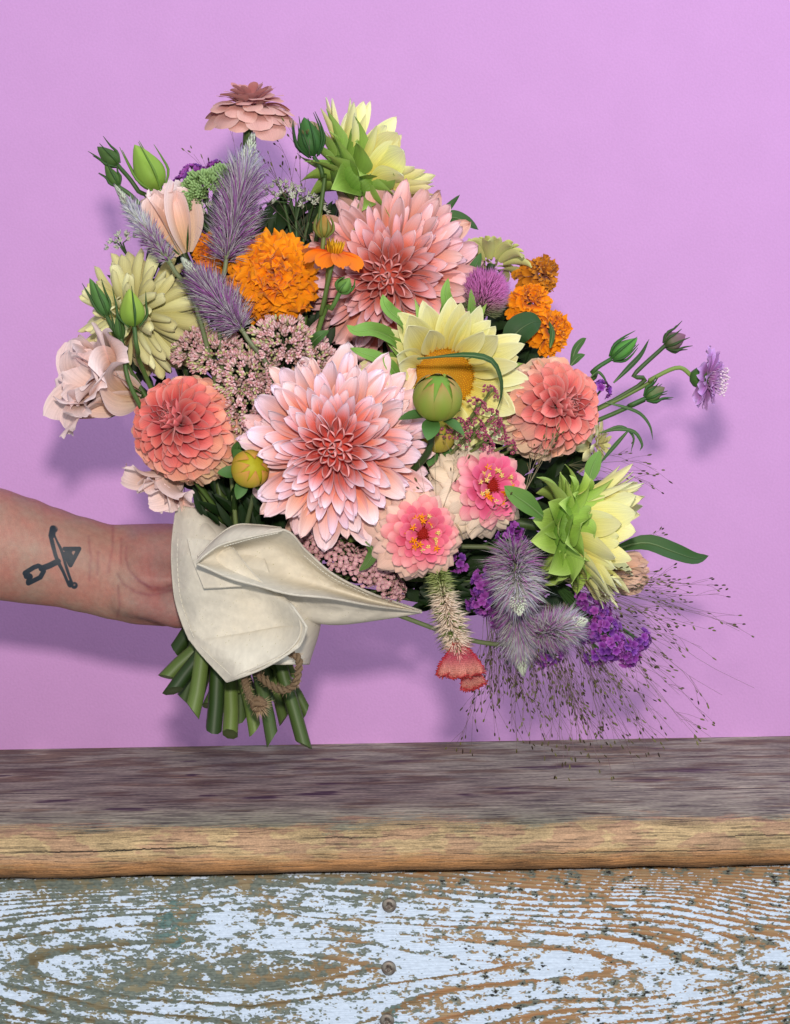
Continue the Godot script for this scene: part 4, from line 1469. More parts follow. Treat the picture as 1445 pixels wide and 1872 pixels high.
func lisianthus(o: Node3D, l: float, many: int, phi0: float, phi1: float, flare: float, ruf: float, c: Dictionary, w := 0.5, tight := 1.5) -> void:
	var kinds := []
	for i in 6:
		kinds.append(petal({"w": w, "um": 0.66, "wt": 0.72, "wb": 0.35, "rnd": 0.16, "cup0": tight, "cup1": tight * 0.6, "bend0": 0.42, "bend": -flare, "bp": 2.2, "ruf": ruf, "rn": 5.0, "fray": 0.02, "c0": c.base, "c1": c.mid, "c2": c.tip, "ce": c.edge, "ea": 0.6, "s1": 0.6, "nu": 20, "nv": 34}, 0.3).mesh())
	for i in many:
		var t := (i + 0.5) / many
		var az := i * GOLD
		part(o, "petal", kinds[i % 6], mats.petal, stand(az, lerpf(phi0, phi1, t), Vector3(cos(az), sin(az), 0) * u(l) * 0.05 * t, u(l) * lerpf(0.85, 1.0, t) * rng.randf_range(0.93, 1.05), rng.randf_range(-0.25, 0.25)))
	for i in 5:
		var az := TAU * i / 5.0
		var m := MB.new()
		m.needle(Vector3(cos(az), sin(az), 0) * u(l) * 0.1, Vector3(cos(az) * 0.42, sin(az) * 0.42, rng.randf_range(0.3, 0.5)) * u(l), u(2.6), rgb(70, 104, 46), rgb(50, 76, 36))
		part(o, "sepal", m.mesh(), mats.leaf)


# an oval bud from base to tip with thin sepals
func oval_bud(called: String, label: String, base: Array, tip: Array, w: float, ca: Color, cb: Color, sepal: Color, sepals := 5, group := "", spread := 1.1, via := [], free := false, category := "flower bud") -> Node3D:
	var a := px(base[0], base[1], base[2])
	var b := px(tip[0], tip[1], tip[2])
	var l := a.distance_to(b)
	var o := thing(called, label, category, Transform3D(facing(b - a), a), group)
	var p := PackedVector3Array()
	var cols := PackedColorArray()
	var n := 12
	for i in n + 1:
		var t := float(i) / n
		var rr := u(w) * pow(sin(PI * pow(t, 0.75)), 0.75) * (1.0 - 0.25 * t) if i < n else 0.0
		for j in 17:
			var g := TAU * j / 16.0
			var k := 1.0 + 0.07 * cos(g * 5.0 + t * 2.5)
			p.append(Vector3(cos(g + t * 0.6) * rr * k, sin(g + t * 0.6) * rr * k, l * t))
			cols.append(ca.lerp(cb, t) * (1.0 + 0.08 * cos(g * 5.0 + t * 2.5)))
	var m := MB.new()
	m.grid(p, cols, n, 16, PackedVector2Array(), true)
	part(o, "bud_body", m.mesh(), mats.bud)
	for i in sepals:
		var az := TAU * i / sepals + 0.3
		var s := MB.new()
		var h: float = rng.randf_range(0.75, 1.12) * l
		var r0 := u(w) * 1.05
		var line := smooth(PackedVector3Array([Vector3(cos(az), sin(az), 0) * r0 * 0.35, Vector3(cos(az) * r0, sin(az) * r0, h * 0.3), Vector3(cos(az) * r0 * 1.05, sin(az) * r0 * 1.05, h * 0.62), Vector3(cos(az) * r0 * spread, sin(az) * r0 * spread, h)]), 8)
		s.tube(line, [u(1.6), u(3.0), u(2.0), u(0.5)], 5, sepal, sepal * 0.8)
		part(o, "sepal", s.mesh(), mats.leaf)
	stem(o, 0.0, u(4), u(6.5), sepal, via, free)
	return o


# a round dahlia bud wrapped in shiny scales, with a collar of small green leaves
func round_bud(called: String, label: String, at: Array, f: Vector3, r: float, ca: Color, cb: Color, tipc: Color) -> Node3D:
	var o := head(called, label, "flower bud", at, f)
	var R := u(r)
	var core := MB.new()
	core.ball(Vector3.ZERO, Vector3(0, 0, 1), R * 0.93, R * 0.86, 20, 12, ca, cb)
	part(o, "bud_body", core.mesh(), mats.bud)
	for i in 8:
		var az := TAU * i / 8.0 * 3.0 + rng.randf_range(-0.1, 0.1)
		var p := PackedVector3Array()
		var cols := PackedColorArray()
		for k in 11:
			var t := k / 10.0
			var th := PI * lerpf(0.94, 0.10 + 0.04 * (i % 2), t)
			var half := 0.50 * sin(PI * lerpf(0.18, 1.0, t)) + 0.02
			for j in 7:
				var s := j / 3.0 - 1.0
				var g := az + s * half / maxf(sin(th), 0.35)
				var rr := R * (0.97 + 0.02 * (i % 2) + 0.03 * (1.0 - s * s)) + (R * 0.05 * pow(t, 6.0))
				p.append(Vector3(cos(g) * sin(th) * rr, sin(g) * sin(th) * rr, cos(th) * rr * 0.93))
				cols.append(ca.lerp(cb, t).lerp(tipc, pow(t, 4.0) * 0.8 + 0.15 * absf(s)))
		var m := MB.new()
		m.grid(p, cols, 10, 6)
		part(o, "bud_scale", m.mesh(), mats.bud)
	var leafs := petals({"w": 0.3, "um": 0.45, "wb": 0.5, "cup0": 0.6, "cup1": 0.3, "bend": -0.6, "p": 1.5, "q": 0.8, "c0": rgb(70, 110, 48), "c1": rgb(78, 120, 62), "c2": rgb(88, 128, 66), "nu": 6, "nv": 4}, 3, 0.4)
	for i in 5:
		var az := TAU * i / 5.0 + 0.6
		part(o, "collar_leaf", leafs[i % 3], mats.leaf, stand(az, 1.45, Vector3(cos(az), sin(az), 0) * R * 0.35 - Vector3(0, 0, R * 0.88), R * 1.15))
	stem(o, R * 0.9, u(6), u(9))
	return o


func leafy(called: String, label: String, list: Array, w: float, ca: Color, cb: Color, look := Vector3(0, 0.2, 1), um := 0.4, group := "", category := "leaf") -> Node3D:
	var o := thing(called, label, category, Transform3D(Basis.IDENTITY, px(list[0][0], list[0][1], list[0][2])), group)
	part(o, "leaf_blade", blade(list, u(w), ca, cb, look, 14, um).mesh(), mats.leaf, o.transform.affine_inverse())
	var rib := MB.new()
	var line := smooth(pxs(list), 14)
	for i in line.size():
		line[i] += Vector3(0, 0, 0.0002)
	rib.tube(line, [u(minf(2.2, w * 0.3)), u(0.5)], 5, ca.lerp(rgb(170, 190, 130), 0.3), cb)
	part(o, "midrib", rib.mesh(), mats.stem, o.transform.affine_inverse())
	return o


# a spray of witch grass: hair-thin branches with seeds at their ends
func grass_spray(label: String, base: Array, aim: float, spread: float, length: float, many: int, dz: float, droop := 0.12, faint := false) -> Node3D:
	var o := thing("seed_grass", label, "grass spray", Transform3D(Basis.IDENTITY, px(base[0], base[1], base[2])), "sprays of airy seed grass")
	var hair := MB.new()
	var seeds := MB.new()
	var ct := rgb(176, 160, 130) if faint else rgb(122, 98, 104)
	for i in many:
		var a := aim + rng.randf_range(-1, 1) * spread
		var l := length * rng.randf_range(0.45, 1.0)
		var zz := rng.randf_range(-1, 1) * dz
		var p := []
		for k in 5:
			var t := k / 4.0
			var bend := a + (rng.randf_range(-0.05, 0.05) if k else 0.0)
			p.append([base[0] + cos(bend) * l * t, base[1] - sin(bend) * l * t + droop * l * t * t * absf(cos(a)), base[2] + zz * t])
		var line := smooth(pxs(p), 10)
		for k in line.size():
			line[k] -= o.position
		hair.tube(line, [u(0.5), u(0.28)], 3, ct if faint else rgb(118, 116, 88), ct, 0.0, false)
		for k in 4 + rng.randi() % 5:
			var at := rng.randi_range(4, 10)
			var d := (line[mini(at, 10)] - line[at - 1]).normalized()
			var turn := rng.randf_range(-0.5, 0.5)
			d = d.rotated(Vector3(0, 0, 1), turn) + Vector3(0, 0, rng.randf_range(-0.3, 0.3))
			var tip := line[at] + d * u(rng.randf_range(14, 60)) * (1.0 if at < 10 else 0.3)
			if at < 10:
				hair.tube(PackedVector3Array([line[at], (line[at] + tip) / 2 + Vector3(0, u(2), 0), tip]), [u(0.32), u(0.25)], 3, ct, ct, 0.0, false)
			var dark := rng.randf()
			var sc := rgb(58, 44, 38).lerp(rgb(122, 118, 70), dark)
			seeds.ball(tip, d.normalized(), u(rng.randf_range(1.1, 1.9)), u(rng.randf_range(3.0, 5.2)), 5, 4, sc, sc * 0.7)
	part(o, "hair_branches", hair.mesh(), mats.grass, Transform3D.IDENTITY, "stuff")
	part(o, "grass_seed", seeds.mesh(), mats.grass, Transform3D.IDENTITY, "stuff")
	return o


# ------------------------------------------------------------------ the bouquet, flower by flower
func bouquet() -> void:
	var o: Node3D
	var cafe := {"deep": rgb(232, 98, 88), "mid": rgb(247, 150, 124), "pale": rgb(250, 202, 168), "tip": rgb(251, 226, 238)}
	var salmon := {"deep": rgb(218, 98, 84), "mid": rgb(240, 144, 122), "pale": rgb(246, 188, 164), "tip": rgb(247, 206, 214)}
	var coral := {"deep": rgb(216, 80, 88), "mid": rgb(242, 134, 122), "pale": rgb(250, 212, 172), "tip": rgb(248, 196, 190)}

	# --- the four dahlias
	o = head("dahlia", "largest dahlia, pale peach pink with many pointed petals, above the canvas fold", "dahlia", [614, 820, 0.050], Vector3(-0.06, -0.08, 1), "dahlias of the bouquet", 0.4)
	decorative_dahlia(o, 174, 230, cafe, 1.0, 0.82)
	stem(o, u(20), u(10), u(15))
	o = head("dahlia", "salmon dahlia with lilac petal edges, between orange cosmos and purple clover-like flower", "dahlia", [712, 505, 0.0], Vector3(-0.10, -0.16, 1), "dahlias of the bouquet")
	decorative_dahlia(o, 168, 230, salmon, 1.25, 0.82)
	stem(o, u(20), u(10), u(15))
	o = head("dahlia", "round coral ball dahlia beside the frilly blush flower, over the arm", "dahlia", [340, 782, 0.03], Vector3(-0.36, 0.22, 1), "dahlias of the bouquet")
	ball_dahlia(o, 112, 190, coral)
	stem(o, u(60), u(9), u(14))
	o = head("dahlia", "coral ball dahlia near the long-stalked buds, turned away from the sunflowers", "dahlia", [1008, 746, 0.02], Vector3(0.42, 0.06, 1), "dahlias of the bouquet")
	ball_dahlia(o, 105, 170, {"deep": rgb(222, 96, 100), "mid": rgb(244, 152, 140), "pale": rgb(250, 220, 184), "tip": rgb(250, 206, 198)})
	stem(o, u(60), u(9), u(14))

	# --- sunflowers
	o = head("sunflower", "pale yellow sunflower with its orange seed disc in view", "sunflower", [812, 692, 0.024], Vector3(0.10, -0.16, 1), "pale sunflowers")
	sunflower(o, 56, 112, 0.72, 1.36, 50, 105, 1.35, 1.75, 13, true, 0.24)
	stem(o, u(50), u(10), u(15))
	o = head("sunflower", "pale sunflower at the top seen from behind, green bracts below it", "sunflower", [664, 324, -0.02], Vector3(0.62, 0.62, -0.16), "pale sunflowers")
	sunflower(o, 66, 106, 0.50, 1.30, 46, 84, 0.9, 2.5, 34, false, 0.36, 1.05, 0.3)
	stem(o, u(40), u(10), u(15), Color(0.07, 0.14, 0.025), [[632, 372, -0.05], [600, 480, -0.055]])
	o = head("sunflower", "half-open sunflower in side view, wrapped in thick green bracts, by the purple statice", "sunflower", [1058, 968, 0.025], Vector3(0.95, -0.12, 0.16), "pale sunflowers")
	sunflower(o, 64, 112, 0.25, 0.85, 56, 72, 0.5, 2.3, 52, false, 0.42, 1.9, 0.8)
	stem(o, u(50), u(10), u(15))

	# --- zinnias
	var zpink := {"deep": rgb(228, 84, 132), "mid": rgb(244, 130, 158), "pale": rgb(246, 222, 196), "edge": rgb(247, 228, 206)}
	var zrose := {"deep": rgb(226, 86, 120), "mid": rgb(242, 130, 144), "pale": rgb(244, 200, 184), "edge": rgb(247, 220, 200)}
	var zdusk := {"deep": rgb(208, 136, 134), "mid": rgb(222, 158, 152), "pale": rgb(236, 178, 168), "edge": rgb(240, 200, 188)}
	var zgreen := {"deep": rgb(190, 192, 104), "mid": rgb(202, 206, 122), "pale": rgb(214, 216, 142), "edge": rgb(206, 204, 130)}
	var zlime := {"deep": rgb(214, 206, 134), "mid": rgb(228, 222, 156), "pale": rgb(236, 230, 176), "edge": rgb(232, 226, 160)}
	o = head("zinnia", "cream and pink zinnia with orange florets, below the magenta seed sprig", "zinnia", [892, 890, 0.045], Vector3(0.48, 0.10, 1), "zinnias of the bouquet")
	zinnia(o, 98, 120, zpink, 0.75, 1.85, true, 0.27, -0.9, 1.5)
	stem(o, u(12), u(8), u(12))
	o = head("zinnia", "pink zinnia tucked under the largest dahlia, above the hanging celosia", "zinnia", [770, 976, 0.06], Vector3(0.22, 0.02, 1), "zinnias of the bouquet")
	zinnia(o, 90, 110, zrose, 0.75, 1.85, true, 0.26, -0.9, 1.5)
	stem(o, u(12), u(8), u(12))
	o = head("zinnia", "dusky pink zinnia in side view, topmost flower of the bouquet", "zinnia", [460, 188, -0.03], Vector3(0.03, 0.97, 0.26), "zinnias of the bouquet")
	zinnia(o, 88, 66, zdusk, 0.55, 1.75, false, 0.36, -0.3, 1.3)
	stem(o, u(10), u(13), u(13), rgb(74, 100, 48), [[458, 232, -0.03], [455, 290, -0.03], [452, 420, -0.04]])
	o = head("zinnia", "pale green zinnia with narrow curled petals, behind two green buds", "zinnia", [252, 572, 0.0], Vector3(-0.50, 0.0, 0.85), "zinnias of the bouquet")
	var finger := petals({"w": 0.185, "um": 0.68, "wb": 0.45, "p": 2.6, "q": 0.42, "cup0": -0.9, "cup1": -2.1, "bend0": 0.25, "bend": -0.8, "bp": 1.4, "rib": 0.02, "c0": zlime.deep, "c1": zlime.mid, "c2": zlime.pale, "ce": zlime.edge, "nu": 10, "nv": 9}, 9, 0.9)
	spiral(o, "petal", [finger], mats.petal, 120, {"phi0": 0.1, "phi1": 2.2, "phip": 0.75, "len0": u(72), "len1": u(108), "lenp": 0.7, "rad": u(30), "z0": u(34), "z1": -u(26), "jphi": 0.26, "jlen": 0.2, "jaz": 0.45, "jroll": 0.6})
	var heart := MB.new()
	heart.ball(Vector3.ZERO, Vector3(0, 0, 1), u(30), u(34), 12, 8, rgb(150, 150, 76), rgb(186, 176, 100))
	part(o, "flower_base", heart.mesh(), mats.petal)
	stem(o, u(12), u(8), u(12))
	o = head("zinnia", "lime zinnia seen from behind, above the purple clover-like flower", "zinnia", [900, 474, -0.03], Vector3(0.12, 0.80, -0.30), "zinnias of the bouquet")
	zinnia(o, 80, 46, zgreen, 0.3, 1.4, false, 0.22, 1.2)
	stem(o, u(12), u(8), u(12))
	o = head("zinnia", "pale lime zinnia half hidden behind the coral ball dahlia by the curly tendrils", "zinnia", [1092, 812, -0.02], Vector3(0.9, -0.1, 0.3), "zinnias of the bouquet")
	zinnia(o, 58, 40, zlime, 0.4, 1.6, false, 0.24)
	stem(o, u(12), u(8), u(12))

	# --- marigolds
	var or0 := rgb(224, 104, 4)
	var or1 := rgb(248, 146, 8)
	o = head("marigold", "largest orange marigold with ruffled petals beside the orange cosmos", "marigold", [500, 508, 0.02], Vector3(0.05, 0.0, 1), "marigolds of the bouquet")
	marigold(o, 92, 150, or0, or1)
	stem(o, u(70), u(7), u(10))
	o = head("marigold", "orange marigold mostly hidden behind the tallest purple feather", "marigold", [388, 464, -0.012], Vector3(-0.3, 0.2, 1), "marigolds of the bouquet")
	marigold(o, 46, 70, or0, or1)
	stem(o, u(40), u(7), u(10))
	o = head("marigold", "bronze marigold behind the orange ones at the edge of the bouquet", "marigold", [984, 506, -0.035], Vector3(0.5, 0.5, 0.5), "marigolds of the bouquet")
	marigold(o, 46, 70, rgb(170, 92, 8), rgb(200, 122, 24))
	stem(o, u(40), u(7), u(10))
	o = head("marigold", "orange marigold in side view just below the bronze one", "marigold", [968, 556, -0.01], Vector3(0.25, 0.5, 0.8), "marigolds of the bouquet")
	marigold(o, 46, 60, or0, or1, 1.7)
	stem(o, u(40), u(7), u(10))
	o = head("marigold", "orange marigold touching the top of a coral ball dahlia", "marigold", [1004, 606, -0.012], Vector3(0.6, 0.3, 0.7), "marigolds of the bouquet")
	marigold(o, 46, 64, rgb(214, 96, 4), or1, 1.8)
	stem(o, u(40), u(7), u(10))

	# --- lisianthus
	var blush := {"base": rgb(222, 190, 142), "mid": rgb(242, 198, 172), "tip": rgb(248, 214, 204), "edge": rgb(250, 230, 236)}
	o = head("lisianthus", "half-open blush lisianthus shaped like a bell beside the green sedum", "lisianthus", [336, 462, 0.0], Vector3(-0.34, 1.0, 0.22), "blush lisianthus flowers")
	lisianthus(o, 132, 7, 0.02, 0.30, 1.2, 0.14, blush, 0.50, 1.7)
	stem(o, 0.0, u(7), u(9))
	o = head("lisianthus", "wide open frilly blush lisianthus at the outer edge beside the coral dahlia", "lisianthus", [252, 722, 0.0], Vector3(-0.80, 0.20, 0.55), "blush lisianthus flowers")
	lisianthus(o, 158, 10, 0.10, 1.0, 1.4, 0.20, blush, 0.52)
	stem(o, 0.0, u(7), u(9))
	o = head("lisianthus", "blush lisianthus hanging under the coral ball dahlia above the wrist", "lisianthus", [322, 842, 0.0], Vector3(-0.38, -0.85, 0.30), "blush lisianthus flowers")
	lisianthus(o, 100, 8, 0.2, 1.1, 1.4, 0.22, blush, 0.50)
	stem(o, 0.0, u(7), u(9))
	o = head("lisianthus", "closed peach lisianthus behind the half-open sunflower and dark leaf", "lisianthus", [1098, 1052, -0.01], Vector3(1.0, 0.12, 0.1), "blush lisianthus flowers")
	lisianthus(o, 96, 6, 0.02, 0.32, 0.8, 0.16, {"base": rgb(220, 196, 150), "mid": rgb(232, 192, 156), "tip": rgb(236, 192, 168), "edge": rgb(236, 200, 184)}, 0.42)
	stem(o, 0.0, u(7), u(9))

	# --- small orange cosmos with its buds
	o = head("cosmos", "small orange cosmos with drooping petals and a tufted yellow middle", "cosmos", [612, 462, 0.05], Vector3(0.14, 0.92, 0.36), "")
	var cp := petals({"w": 0.36, "um": 0.62, "wt": 0.4, "wb": 0.3, "rnd": 0.08, "notch": 0.10, "cup0": 0.6, "cup1": 0.3, "bend0": 0.3, "bend": -0.75, "c0": rgb(232, 100, 8), "c1": rgb(246, 124, 12), "c2": rgb(248, 130, 20), "nu": 8, "nv": 6}, 4, 0.4)
	for i in 8:
		var az := TAU * i / 8.0 + rng.randf_range(-0.1, 0.1)
		part(o, "petal", cp[i % 4], mats.marigold, stand(az, 1.72 + rng.randf_range(-0.1, 0.15), Vector3(cos(az), sin(az), 0) * u(8), u(56) * rng.randf_range(0.92, 1.08)))
	var tuft := MB.new()
	for i in 60:
		var az := i * GOLD
		var t := (i + 0.5) / 60.0
		var root := Vector3(cos(az), sin(az), 0) * u(12) * sqrt(t)
		tuft.needle(root, root * 1.5 + Vector3(0, 0, u(24) * rng.randf_range(0.7, 1.1)), u(2.6), rgb(190, 130, 16), rgb(232, 170, 36) if rng.randf() < 0.7 else rgb(120, 78, 20))
	part(o, "yellow_tuft", tuft.mesh(), mats.small, Transform3D.IDENTITY)
	var cal := MB.new()
	cal.ball(Vector3(0, 0, -u(8)), Vector3(0, 0, 1), u(12), u(14), 10, 6, rgb(120, 134, 60), rgb(150, 150, 66))
	part(o, "green_calyx", cal.mesh(), mats.leaf)
	stem(o, u(16), u(4), u(6), rgb(104, 128, 62), [[606, 490, 0.05], [588, 570, 0.04], [575, 620, 0.02]])
	oval_bud("cosmos_bud", "brown-green cosmos bud standing above the orange cosmos", [592, 434, 0.048], [593, 392, 0.05], 16, rgb(134, 130, 60), rgb(168, 118, 56), rgb(120, 128, 60), 8, "cosmos buds", 0.7, [[590, 470, 0.046], [592, 560, 0.03]])
	oval_bud("cosmos_bud", "small round green cosmos bud below the orange cosmos", [622, 534, 0.055], [640, 508, 0.058], 14, rgb(84, 124, 58), rgb(110, 148, 70), rgb(84, 124, 58), 6, "cosmos buds", 0.6, [[608, 562, 0.05], [580, 612, 0.03]])

	# --- feathery spikes
	feather("feather_spike", "tallest purple feather spike, in front of the orange marigolds", [414, 474, 0.035], [462, 250, 0.03], 54, 150, 0.62)
	feather("feather_spike", "purple feather spike between the pale green zinnia and the large marigold", [445, 606, 0.045], [338, 478, 0.045], 46, 120, 1.2, 0.06)
	feather("feather_spike", "slim silvery feather spike in front of the bell-shaped lisianthus", [312, 482, 0.04], [214, 344, 0.035], 26, 80, 0.35, 0.05)
	feather("feather_spike", "broad grey-violet feather spike above the two others near the statice", [940, 1010, 0.03], [950, 1118, 0.075], 56, 150, 0.40, 0.0, [], 0.45)
	feather("feather_spike", "pale-tipped feather spike hanging lowest beside the statice", [940, 1075, 0.03], [956, 1228, 0.04], 48, 150, 0.45, 0.0, [], 0.55)
	feather("feather_spike", "small grey feather spike closest to the purple statice flowers", [985, 1160, 0.035], [1066, 1136, 0.055], 44, 130, 0.45, 0.0, [], 0.5)

	# --- clover-like gomphrena
	o = head("gomphrena", "pink and purple clover-like flower with a grey-green base", "flower", [880, 560, 0.0], Vector3(0.22, 0.75, 0.4))
	var gm := MB.new()
	for i in 700:
		var t := (i + 0.5) / 700.0
		var az := i * GOLD
		var z := lerpf(0.92, -0.55, t)
		var rr := sqrt(maxf(0.0, 1.0 - pow(z * 0.95, 2.0))) * 0.9
		var at := Vector3(cos(az) * rr, sin(az) * rr, z * 1.25 + 0.4) * u(40)
		var d := Vector3(cos(az) * 0.8, sin(az) * 0.8, 0.9).normalized()
		var k := rgb(206, 120, 186).lerp(rgb(180, 132, 150), smoothstep(0.3, 0.7, t)).lerp(rgb(122, 128, 92), smoothstep(0.6, 0.9, t))
		for j in 2:
			var e := d + Vector3(rng.randf_range(-0.4, 0.4), rng.randf_range(-0.4, 0.4), rng.randf_range(-0.4, 0.4))
			gm.needle(at * 0.8, at + e * u(13), u(1.2), k * 0.8, k)
	part(o, "floret_head", gm.mesh(), mats.fuzz, Transform3D.IDENTITY, "stuff")
	stem(o, 0.0, u(5), u(7))

	# --- sedum, yarrow, statice
	var sed := thing("sedum", "wide dusty pink sedum head between the dahlias and the marigold", "sedum", Transform3D(Basis.IDENTITY, px(490, 820, -0.02)))
	umbel(sed, "star_florets", "sedum", [[400, 655, 0.022, 48], [520, 632, 0.032, 58], [455, 690, 0.030, 56], [572, 665, 0.025, 48], [445, 745, 0.030, 44], [360, 640, 0.012, 40], [500, 720, 0.028, 48], [465, 800, 0.02, 40]], 9.0, 9.4, px(490, 820, -0.02), rgb(60, 74, 44))
	stem(sed, 0.0, u(8), u(11))
	sed = thing("sedum", "unopened green sedum head beside the tallest feather spike", "sedum", Transform3D(Basis.IDENTITY, px(405, 470, -0.02)))
	umbel(sed, "green_buds", "green", [[372, 348, 0.0, 40], [412, 335, -0.005, 36], [352, 372, 0.0, 26]], 9.0, 9.0, px(405, 470, -0.02), rgb(60, 84, 44))
	umbel(sed, "pale_star_florets", "white", [[370, 386, -0.01, 26]], 9.0, 11.0, px(405, 470, -0.02), rgb(60, 84, 44))
	stem(sed, 0.0, u(7), u(10))
	sed = thing("sedum", "thin whitish sedum head seen from below, beside the sunflower at the top", "sedum", Transform3D(Basis.IDENTITY, px(545, 480, -0.025)))
	umbel(sed, "pale_star_florets", "white", [[540, 372, -0.02, 38], [515, 352, -0.03, 28], [570, 385, -0.02, 28]], 9.5, 13.0, px(545, 480, -0.025), rgb(60, 84, 44))
	stem(sed, 0.0, u(6), u(9))
	sed = thing("sedum", "small pale sedum head peeking out between the lisianthus bell and pale green zinnia", "sedum", Transform3D(Basis.IDENTITY, px(262, 520, -0.03)))
	umbel(sed, "pale_star_florets", "white", [[222, 448, -0.02, 26]], 9.5, 12.0, px(262, 520, -0.03), rgb(60, 84, 44))
	stem(sed, 0.0, u(6), u(9))
	var yar := thing("yarrow", "pink yarrow cluster tucked between the canvas and the largest dahlia", "yarrow", Transform3D(Basis.IDENTITY, px(580, 1090, -0.01)))
	umbel(yar, "round_florets", "yarrow", [[590, 1000, 0.022, 34], [625, 1020, 0.026, 36], [665, 1040, 0.024, 38], [702, 1062, 0.020, 36], [722, 1078, 0.014, 24], [690, 1025, 0.022, 32], [560, 985, 0.018, 26]], 6.0, 6.8, px(580, 1090, -0.01), rgb(70, 84, 50))
	stem(yar, 0.0, u(6), u(9))
	var sp := thing("seed_sprig", "sprig of tiny magenta flowers below the round green bud", "sprig", Transform3D(Basis.IDENTITY, px(800, 860, 0.02)))
	umbel(sp, "magenta_florets", "magenta", [[895, 718, 0.05, 14], [872, 745, 0.052, 17], [898, 765, 0.055, 18], [868, 785, 0.055, 20], [908, 790, 0.05, 18], [835, 780, 0.056, 16], [845, 805, 0.056, 14], [885, 812, 0.055, 17], [812, 795, 0.055, 11], [930, 815, 0.045, 14]], 5.4, 6.6, px(800, 860, 0.02), rgb(96, 108, 60))
	stem(sp, 0.0, u(5), u(7))
	for q in [["purple statice sprig reaching out over the seed grass", [[1090, 1120, 0.012, 24], [1078, 1150, 0.018, 24], [1108, 1150, 0.018, 26], [1118, 1182, 0.022, 26], [1092, 1190, 0.018, 24], [1145, 1185, 0.018, 22], [1168, 1170, 0.012, 20], [1150, 1200, 0.014, 18], [1072, 1090, 0.004, 22]], [1010, 1060, -0.02]], ["deep purple statice behind the broad feather spike", [[888, 1068, 0.022, 26], [882, 1098, 0.022, 24], [900, 1050, 0.01, 22], [916, 1125, 0.01, 22]], [860, 1050, -0.01]], ["purple statice sprig between the zinnia and the half-open sunflower", [[938, 968, 0.02, 18], [924, 990, 0.022, 18], [945, 992, 0.016, 16], [838, 1028, 0.022, 15]], [860, 1010, -0.01]], ["statice tips poking out below the small grey feather spike", [[1005, 1195, 0.022, 20], [985, 1205, 0.018, 16]], [960, 1130, -0.01]], ["violet statice behind the green sedum head", [[352, 322, -0.02, 22], [400, 312, -0.025, 18], [352, 440, -0.01, 16], [330, 338, -0.02, 14]], [380, 420, -0.035]], ["single violet statice tip near the curly tendrils", [[1100, 712, -0.01, 15]], [1060, 760, -0.02]]]:
		var f := px(q[2][0], q[2][1], q[2][2])
		var s := thing("statice", q[0], "statice", Transform3D(Basis.IDENTITY, f), "purple statice sprigs")
		umbel(s, "papery_florets", "statice", q[1], 10.0, 8.2, f, rgb(52, 78, 40))
		stem(s, 0.0, u(5), u(7))

	# --- hanging crested celosia
	o = thing("celosia", "hanging celosia plume, cream above with a red velvety crest at its tip", "celosia", Transform3D(facing(px(845, 1232, 0.05) - px(800, 1040, 0.04)), px(800, 1040, 0.04)))
	var inv := o.transform.affine_inverse()
	var axis := smooth(pxs([[800, 1040, 0.042], [814, 1100, 0.05], [828, 1150, 0.052], [842, 1200, 0.052]]), 20)
	var cel := MB.new()
	for i in 760:
		var t := (i + 0.5) / 760.0
		var at := axis[int(t * 19)].lerp(axis[int(t * 19) + 1], t * 19 - int(t * 19))
		var tg := (axis[int(t * 19) + 1] - axis[int(t * 19)]).normalized()
		var bs := facing(tg)
		var az := i * GOLD
		var rr := u(lerpf(22, 31, sin(t * PI * 0.9)))
		var d := bs * Vector3(cos(az), sin(az), rng.randf_range(0.1, 0.6)).normalized()
		var k := rgb(150, 160, 100).lerp(rgb(228, 206, 186), smoothstep(0.12, 0.35, t)).lerp(rgb(226, 150, 150), smoothstep(0.8, 1.0, t))
		if rng.randf() < 0.14: k = rgb(110, 126, 64)
		for j in 2:
			var e := (d + Vector3(rng.randf_range(-0.3, 0.3), rng.randf_range(-0.3, 0.3), rng.randf_range(-0.3, 0.3))) * rr
			cel.needle(inv * (at + d * u(4)), inv * (at + e * rng.randf_range(0.8, 1.2)), u(1.7), k * 0.9, k)
	part(o, "plume_florets", cel.mesh(), mats.fuzz, Transform3D.IDENTITY, "stuff")
	for q in [[[838, 1176, 0.054], [842, 1238, 0.060], 58, 0.0], [[840, 1180, 0.050], [836, 1236, 0.044], 50, 0.5], [[852, 1210, 0.05], [868, 1258, 0.056], 30, 0.2]]:
		var a := px(q[0][0], q[0][1], q[0][2])
		var b := px(q[1][0], q[1][1], q[1][2])
		var l := a.distance_to(b)
		var crest := petal({"l": l, "w": u(q[2]) * 0.72, "um": 0.95, "wt": 0.98, "wb": 0.25, "rnd": 0.10, "cup0": 1.2, "cup1": 0.25, "ruf": 0.16, "rn": 9.0, "c0": rgb(206, 140, 134), "c1": rgb(196, 84, 106), "c2": rgb(222, 172, 150), "ce": rgb(190, 40, 54), "ea": 0.9, "ep": 9.0, "s1": 0.4, "nu": 16, "nv": 24})
		var both := MB.new()
		both.put(crest, Transform3D.IDENTITY)
		for i in crest.v.size():
			for j in 2:
				var d := (crest.n[i] * (1 if j else -1) + Vector3(rng.randf_range(-0.5, 0.5), rng.randf_range(0, 0.8), rng.randf_range(-0.5, 0.5))).normalized()
				var edge: float = 1.6 if i >= crest.v.size() - 50 else 1.0
				both.needle(crest.v[i], crest.v[i] + d * u(5.0) * edge, u(1.6), crest.c[i] * 0.8, crest.c[i])
		var z := (Vector3(0.1, 0.1, 1)).normalized()
		var y := (b - a).normalized()
		var x := y.cross(z).normalized()
		part(o, "velvet_crest", both.mesh(), mats.fuzz, inv * Transform3D(Basis(x, y, x.cross(y)), a))
	stem(o, 0.0, u(6), u(9), rgb(110, 130, 66))

